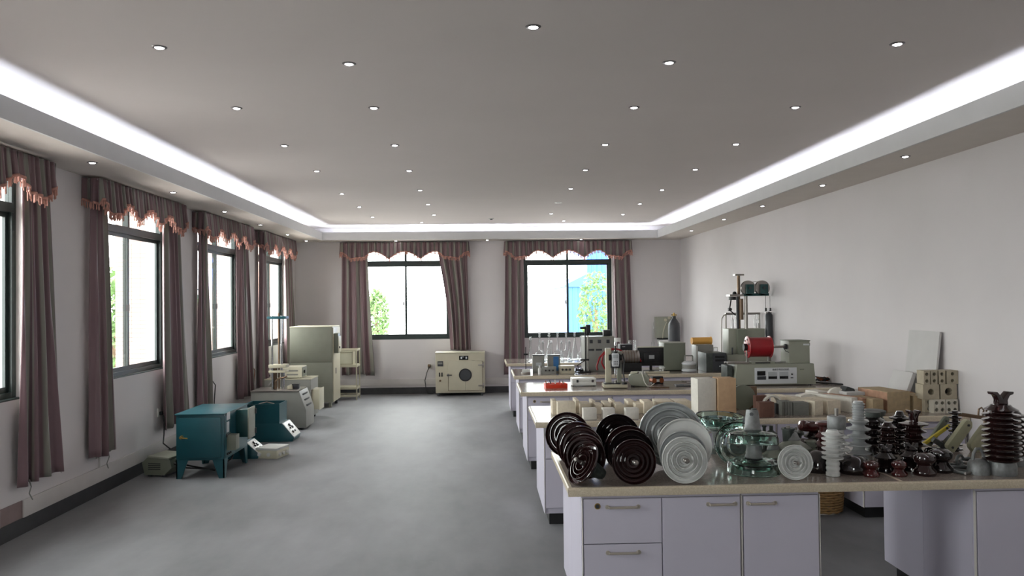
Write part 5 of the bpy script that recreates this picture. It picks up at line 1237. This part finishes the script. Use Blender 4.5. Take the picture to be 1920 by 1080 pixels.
fp = rbox(t, 'door_face', 'sage', w+.13,w+.145,.40,.64,.34,.68,.004)
for z in (.40,.62): MB().cyl((w+.148,.64,z-.03),(w+.148,.64,z+.03),.012,n=10).build('hinge', M['dark'], t)
for k in range(3): knob(t, w+.006, .08+.05*k, .24, .012, (1,0,0))
rbox(t, 'door_arm', 'dark', w-.02,w+.05,.52,.58,.47,.52,.003)

def socket(label, y, z):
    t = thing('wall_socket', label, 'socket', (XL, y, z), PI/2, 'power sockets on the left wall')
    rbox(t, 'plate', 'white', -.045,.045,-.012,0,0,.1,.003); rbox(t, 'plug', 'black', -.02,.02,-.045,-.012,.02,.06,.006); return t
socket('white wall socket with a black plug above the floor transformer', 9.35, .55)
socket('white wall socket with a looped cord behind the teal oven', 10.9, .62)
socket('white wall socket with a looped cord near the third left window', 12.8, .62)
socket('small white wall socket low on the wall beside the tall cabinet', 14.0, .55)
floor_cable('black cord dropping from the wall socket to the floor transformer', [(-3.68,9.35,.57),(-3.66,9.33,.48),(-3.65,9.3,.36),(-3.62,9.2,.27),(-3.5,9.08,.23)], .008)
floor_cable('black cord hanging from the second socket in a loop', [(-3.68,10.9,.66),(-3.66,10.86,.75),(-3.64,10.92,.80),(-3.63,11.0,.74),(-3.64,10.98,.5),(-3.6,10.9,.2),(-3.5,10.8,.02)], .007)
floor_cable('red-brown cord hanging from the third socket in a loop', [(-3.68,12.8,.66),(-3.66,12.74,.78),(-3.64,12.8,.84),(-3.63,12.88,.78),(-3.64,12.85,.5),(-3.6,12.8,.1),(-3.5,12.8,.02)], .007, 'copper')
floor_cable('thin pull cord hanging below the nearest full curtain', [(-3.66,6.6,.44),(-3.655,6.62,.38),(-3.66,6.6,.33),(-3.655,6.64,.27)], .005, 'grey_box', 'pull_cord', 'curtain pull cords')
floor_cable('thin pull cord hanging below the second curtain from the camera', [(-3.66,7.95,.42),(-3.655,7.97,.36),(-3.66,7.93,.30),(-3.655,7.95,.25)], .005, 'grey_box', 'pull_cord', 'curtain pull cords')
# floor transformer
t = thing('floor_transformer', 'squat sage grey transformer box on the floor by the wall', 'transformer', (-3.5, 8.68, 0), -.2)
MB().prismY([(-.13,.02),(.10,.02),(.19,.10),(.17,.19),(-.09,.215),(-.16,.15)], 0, .30).build('housing', M['sage_dark'], t, bevel=.01)
rbox(t, 'top_cover', 'sage', -.10,.15,-.01,.32,.205,.222,.003).rotation_euler = (0,.07,0)
for k in range(4): rbox(t, 'vent_slot', 'black', -.08,.06,-.004,0,.08+.02*k,.088+.02*k,.0005)
for x in (-.09,.08): rbox(t, 'foot', 'dark', x-.02,x+.02,.03,.27,0,.025,.002)
MB().tube([(.19,.05,.14),(.23,.05,.13),(.27,.02,.10),(.33,-.0,.08)], .012, 8).build('output_cable', M['black'], t)
for k, (a, b) in enumerate((((-3.22,8.95,.06),(-2.95,8.9,.02)),((-3.2,8.75,.08),(-2.9,8.8,.05)))):
    floor_cable('black cable on the floor between transformer and oven, %s' % ['rear one','front one'][k], [(-3.34,8.9-.1*k,.10),a,b,(-2.8,9.0,.12),(-2.78,9.1,.22)], .009, group='cables under the teal oven')
# console testers (teal)
def console(label, loc, w, d, h, rz=0):
    # low body with an open bin on top and a sloping console facing +x
    t = thing('teal_console', label, 'tester', loc, rz, 'teal sloping console testers'); base = .14
    MB().prismY([(0,0),(w,0),(w+.17,0),(w+.19,.05),(w+.03,h*.48),(w,h*.48),(0,h*.48)], 0, d).build('lower_body', M['teal'], t, bevel=.004)
    b = MB(); b.box(0,w,0,.012,h*.48,h); b.box(0,w,d-.012,d,h*.48,h); b.box(0,.012,.012,d-.012,h*.48,h); b.box(w-.012,w,.012,d-.012,h*.48,h)
    b.build('open_bin', M['teal'], t, smooth=False)
    MB().box(.012,w-.012,.012,d-.012,h-.09,h-.08).build('inner_tray', M['teal_dark'], t, smooth=False)
    MB().tube([(.1,d*.5,h-.08),(.15,d*.5,h-.02),(.25,d*.5,h+.005),(.35,d*.5,h-.02)], .008, 8).build('inner_wire', M['steel'], t)
    # panel plate on the slope
    p0 = Vector((w+.19,0,.05)); p1 = Vector((w+.03,0,h*.48)); dn = (p1-p0); L = dn.length; dn.normalize(); n = Vector((dn.z,0,-dn.x))
    ang = math.atan2(dn.z, dn.x)
    pl = MB(); pl.box(.01,L-.01,.01,d-.01,0,.006); o = pl.build('slope_panel', M['white'], t, bevel=.001); o.location = p0+n*.001; o.rotation_euler = (0, -ang, 0)
    o.location = p0-Vector((0,0,0))+n*(.007)
    for (u, v, r) in ((.3,.3,.018),(.3,.55,.014),(.55,.35,.014),(.55,.6,.02),(.72,.5,.022)):
        MB().cyl((L*u,d*v,-.0),(L*u,d*v,-.018),r,n=12).build('knob', M['black'], o)
        MB().cyl((L*u,d*v,.006),(L*u,d*v,.024),r,n=12).build('knob', M['black'], o)
    for q in (.02,d-.04):
        for x in (.03,w): rbox(t, 'foot', 'black', x-.02,x+.02,q,q+.03,-.001,.001,0)
    return t
console('teal tester with an open bin and white sloping panel, behind the teal oven', (-3.18, 10.75, .001), .47, .40, .50)
console('low teal tester mostly hidden behind the oven, its white panel showing', (-3.22, 9.60, .001), .37, .34, .40)
t = thing('junction_box', 'white cable junction box on the floor beside the hidden teal tester', 'junction box', (-2.60, 9.60, 0), -.25)
rbox(t, 'case', 'cream_top', -.11,.16,0,.30,.0,.10,.005); rbox(t, 'lid', 'white', -.113,.163,-.003,.303,.10,.125,.004)
for k in (-.06, .06): MB().cyl((k,-.02,.05),(k,0,.05),.022,n=12).build('cable_gland', M['white'], t)
for k in (.06,.15,.24): MB().cyl((.16,k,.05),(.18,k,.05),.02,n=12).build('cable_gland', M['white'], t)
# grey column tester
gx, gy = -3.36, 11.72
t = thing('column_tester', 'grey floor tester with a sloping face and three tall rods', 'tester', (gx, gy, 0)); w, h, d = .66, .56, .55
MB().prismY([(0,.03),(w+.13,.03),(w+.13,.28),(w+.03,h),(0,h)], 0, d).build('housing', M['grey_box'], t, bevel=.008)
MB().box(-.01,w+.03,-.01,d+.01,h,h+.012).build('top_plate', M['steel'], t, bevel=.002)
for z in (.34,.42,.50):
    x = w+.13-(z-.28)/(h-.28)*.10; MB().box(x-.01,x+.008,.12,.42,z-.012,z+.012).build('handle_bar', M['dark'], t, bevel=.002)
for x in (.03,w+.06):
    for q in (.04,d-.08): MB().cyl((x,q+.02,0),(x,q+.02,.03),.025,n=10).build('foot', M['dark'], t)
cx, cy, hz = .335, .25, h+.012
X = lambda p: at(p, 700, y=gy+.25).x-gx
Z = lambda p: at(520, p, y=gy+.25).z
for (p, q, top, m_) in ((513,.18,592,'chrome'),(521,.32,587,'bronze'),(530,.20,592,'chrome')):
    MB().cyl((X(p),q,hz),(X(p),q,Z(top)),.014,n=12).build('tall_rod', M[m_], t)
rbox(t, 'teal_crossbar', 'teal', X(504),X(539),.16,.34,Z(598),Z(593),.003)
rbox(t, 'lower_crossbar', 'cream', X(507),X(539),.14,.36,Z(689),Z(683),.003); rbox(t, 'lower_crossbar', 'cream', X(507),X(538),.14,.36,Z(698),Z(694),.003)
rbox(t, 'work_table', 'cream', X(498),X(544),.08,.42,Z(737),Z(731),.006); MB().cyl((X(517),.22,hz),(X(517),.22,Z(690)),.03,n=16).build('spindle', M['bronze'], t); MB().cyl((X(533),.2,hz),(X(533),.2,Z(695)),.022,n=14).build('chrome_post', M['chrome'], t)
MB().tube([(X(517),.2,Z(715)),(X(526),.16,Z(708)),(X(535),.14,Z(707)),(X(542),.14,Z(704))], .012, 8).build('lever', M['bronze'], t); MB().cyl((X(506),.2,Z(722)),(X(515),.2,Z(712)),.014,n=8).build('lever', M['steel'], t)
rbox(t, 'small_motor', 'dark', X(547),X(560),.25,.34,hz,hz+.07,.004); rbox(t, 'bracket', 'cream', X(540),X(549),.2,.4,hz,hz+.05,.003)
# second grey machine with open door box and cream instrument on top
t = thing('grey_floor_machine', 'grey floor machine with an open side box, behind the rod tester', 'machine', (-3.42, 12.65, 0)); w, h, d = .72, .64, .55
rbox(t, 'housing', 'grey_box', 0,w,0,d,.05,h,.008); rbox(t, 'top_plate', 'cream', -.005,w+.005,-.005,d+.005,h,h+.012,.003)
rbox(t, 'open_side_box', 'cream', w,w+.12,.03,.36,.17,.48,.005); rbox(t, 'side_box_lip', 'cream_top', w+.12,w+.13,.02,.37,.16,.49,.002)
for x in (.05,w-.06):
    for q in (.04,d-.1): rbox(t, 'foot', 'black', x-.02,x+.03,q,q+.05,0,.05,.002)
for k in range(3): rbox(t, 'side_vent', 'dark', w-.001,w+.004,.40,.5,.30+.05*k,.32+.05*k,.0005)
t = thing('cream_instrument', 'cream bench instrument sitting on the grey floor machine', 'instrument', (-3.08, 12.75, h+.012)); rbox(t, 'case', 'cream_top', -.11,.22,0,.35,.01,.18,.006)
for z in (.05,.11): rbox(t, 'side_slot', 'grey_box', -.02,.16,-.004,0,z,z+.02,.0005)
rbox(t, 'face_plate', 'sage_dark', .22,.228,.02,.33,.02,.17,.002); MB().cyl((.228,.12,.1),(.245,.12,.1),.025,n=14).build('dial', M['black'], t)
for x in (-.08,.19): MB().cyl((x,.05,0),(x,.05,.01),.015,n=8).build('foot', M['black'], t); 
# tall cabinet
t = thing('tall_cabinet', 'tall sage grey two-door steel cabinet by the fourth left window', 'cabinet', (-3.38, 14.15, 0)); w, h, d = .74, 1.41, .68
rbox(t, 'carcass', 'sage', 0,w,0,d,.09,h,.006); rbox(t, 'top_plate', 'cream_top', -.005,w+.005,-.005,d+.005,h,h+.015,.003)
rbox(t, 'upper_panel', 'sage', .015,w-.012,-.008,0,.80,h-.02,.002); rbox(t, 'lower_panel', 'sage', .015,w-.012,-.008,0,.10,.79,.002)
rbox(t, 'front_door', 'cream', w,w+.015,.01,d-.01,.10,h-.01,.003)
rbox(t, 'control_box', 'sage_dark', w+.015,w+.09,.05,.25,.95,1.3,.006); rbox(t, 'control_face', 'cream', w+.09,w+.10,.05,.3,.97,1.25,.002); knob(t, w+.10,.12,1.05,.02,(1,0,0))
rbox(t, 'door_plate', 'dark', w+.015,w+.02,.2,.26,.58,.68,.001)
for x in (.05,w-.06):
    for q in (.04,d-.08): rbox(t, 'foot', 'dark' if q > .1 else 'sage', x-.02,x+.03,q,q+.05,0,.09,.002)
# angle iron stand with a cabinet box
t = thing('angle_iron_stand', 'cream angle-iron stand holding a small box, in front of the back curtain', 'stand', (-2.80, 15.2, 0)); w, h, d = .42, .96, .4
for (x, q) in ((0,0),(w,0),(0,d),(w,d)): rbox(t, 'leg', 'cream', x-.02 if x else x,x+.02 if not x else x,q-.02 if q else q,q+.02 if not q else q,0,h,.002)
for z in (.06,.20,.62,h-.04):
    for q in (0, d-.02): rbox(t, 'rail', 'cream', .02,w-.02,q,q+.02,z,z+.035,.001)
    for x in (0, w-.02): rbox(t, 'rail', 'cream', x,x+.02,.02,d-.02,z,z+.035,.001)
rbox(t, 'shelf', 'cream', .02,w-.02,.02,d-.02,.655,.665,.001); rbox(t, 'shelf', 'cream', .02,w-.02,.02,d-.02,.235,.245,.001)
t = thing('small_cream_box', 'small cream box sitting inside the angle-iron stand', 'box', (-2.76, 15.24, .667)); rbox(t, 'case', 'cream', 0,.30,0,.32,0,.245,.004); rbox(t, 'door', 'cream_top', .02,.28,-.006,0,.02,.225,.002)
# cream drying oven
t = thing('drying_oven', 'cream drying oven with a round glass porthole against the back wall', 'oven', (-.93, 15.62, 0)); w, h, d = .96, .84, .42
rbox(t, 'carcass', 'cream', 0,w,0,d,.06,h,.01); rbox(t, 'top_plate', 'cream_top', -.006,w+.006,-.012,d,h,h+.012,.003)
for x in (.03,w-.08):
    for q in (.02,d-.08): rbox(t, 'foot', 'dark', x,x+.04,q,q+.05,0,.06,.002)
dr = rbox(t, 'door', 'cream', .25,w-.05,-.03,0,.11,.68,.006)
MB().cyl((.58,-.028,.41),(.58,-.04,.41),.125,n=36).build('porthole_ring', M['black'], dr); MB().cyl((.58,-.038,.41),(.58,-.045,.41),.10,n=36).build('porthole_glass', M['dark'], dr)
rbox(dr, 'door_seam', 'sage_dark', .578,.582,-.032,-.03,.11,.28,0)
rbox(dr, 'latch', 'dark', .22,.32,-.05,-.03,.40,.42,.003); rbox(dr, 'latch_plate', 'steel', .23,.26,-.04,-.028,.38,.44,.002)
for z in (.20,.60): rbox(dr, 'hinge', 'steel', w-.13,w-.02,-.045,-.028,z-.012,z+.012,.002); 
for z in (.20,.60): rbox(t, 'hinge_leaf', 'steel', w-.05,w-.02,-.03,0,z-.05,z+.05,.002)
for q in ((.245,.25,.11,.40),(w-.05,w-.045,.11,.68)): rbox(t, 'door_gap', 'bronze', q[0],q[1],-.032,0,q[2],q[3],0)
rbox(t, 'door_gap', 'bronze', .245,w-.045,-.032,0,.105,.11,0)
p_ = rbox(t, 'gauge_panel', 'screen', .46,.64,-.006,0,.70,.78,.002); 
for x in (.49,.585): rbox(p_, 'dial_face', 'panel', x,x+.03,-.009,-.006,.72,.76,.001)
rbox(t, 'name_plate', 'sage', .70,.76,-.003,0,.685,.692,.0005)
rbox(t, 'controller', 'dark', .04,.15,-.01,0,.58,.68,.003); rbox(t, 'controller_display', 'grey_box', .055,.135,-.013,-.009,.62,.66,.001)
for x in (.065,.115): rbox(t, 'rocker_switch', 'black', x,x+.022,-.008,0,.38,.46,.002)
MB().cyl((.09,-.01,.30),(.09,0,.30),.02,n=14).build('indicator', M['bronze'], t)
socket_b = thing('wall_socket', 'socket with a fat plug on the back wall beside the cream oven', 'socket', (-1.08, YB, .5), 0, 'power sockets on the back wall'); rbox(socket_b, 'plate', 'white', -.045,.045,-.012,0,0,.1,.003); rbox(socket_b, 'plug', 'bronze', -.03,.03,-.07,-.012,.02,.09,.01)
floor_cable('black cord looping down from the back-wall socket beside the oven', [(-1.08,16.03,.54),(-1.12,16.0,.44),(-1.16,15.95,.28),(-1.14,15.9,.14),(-1.1,15.9,.02),(-1.0,15.95,.015)], .009)
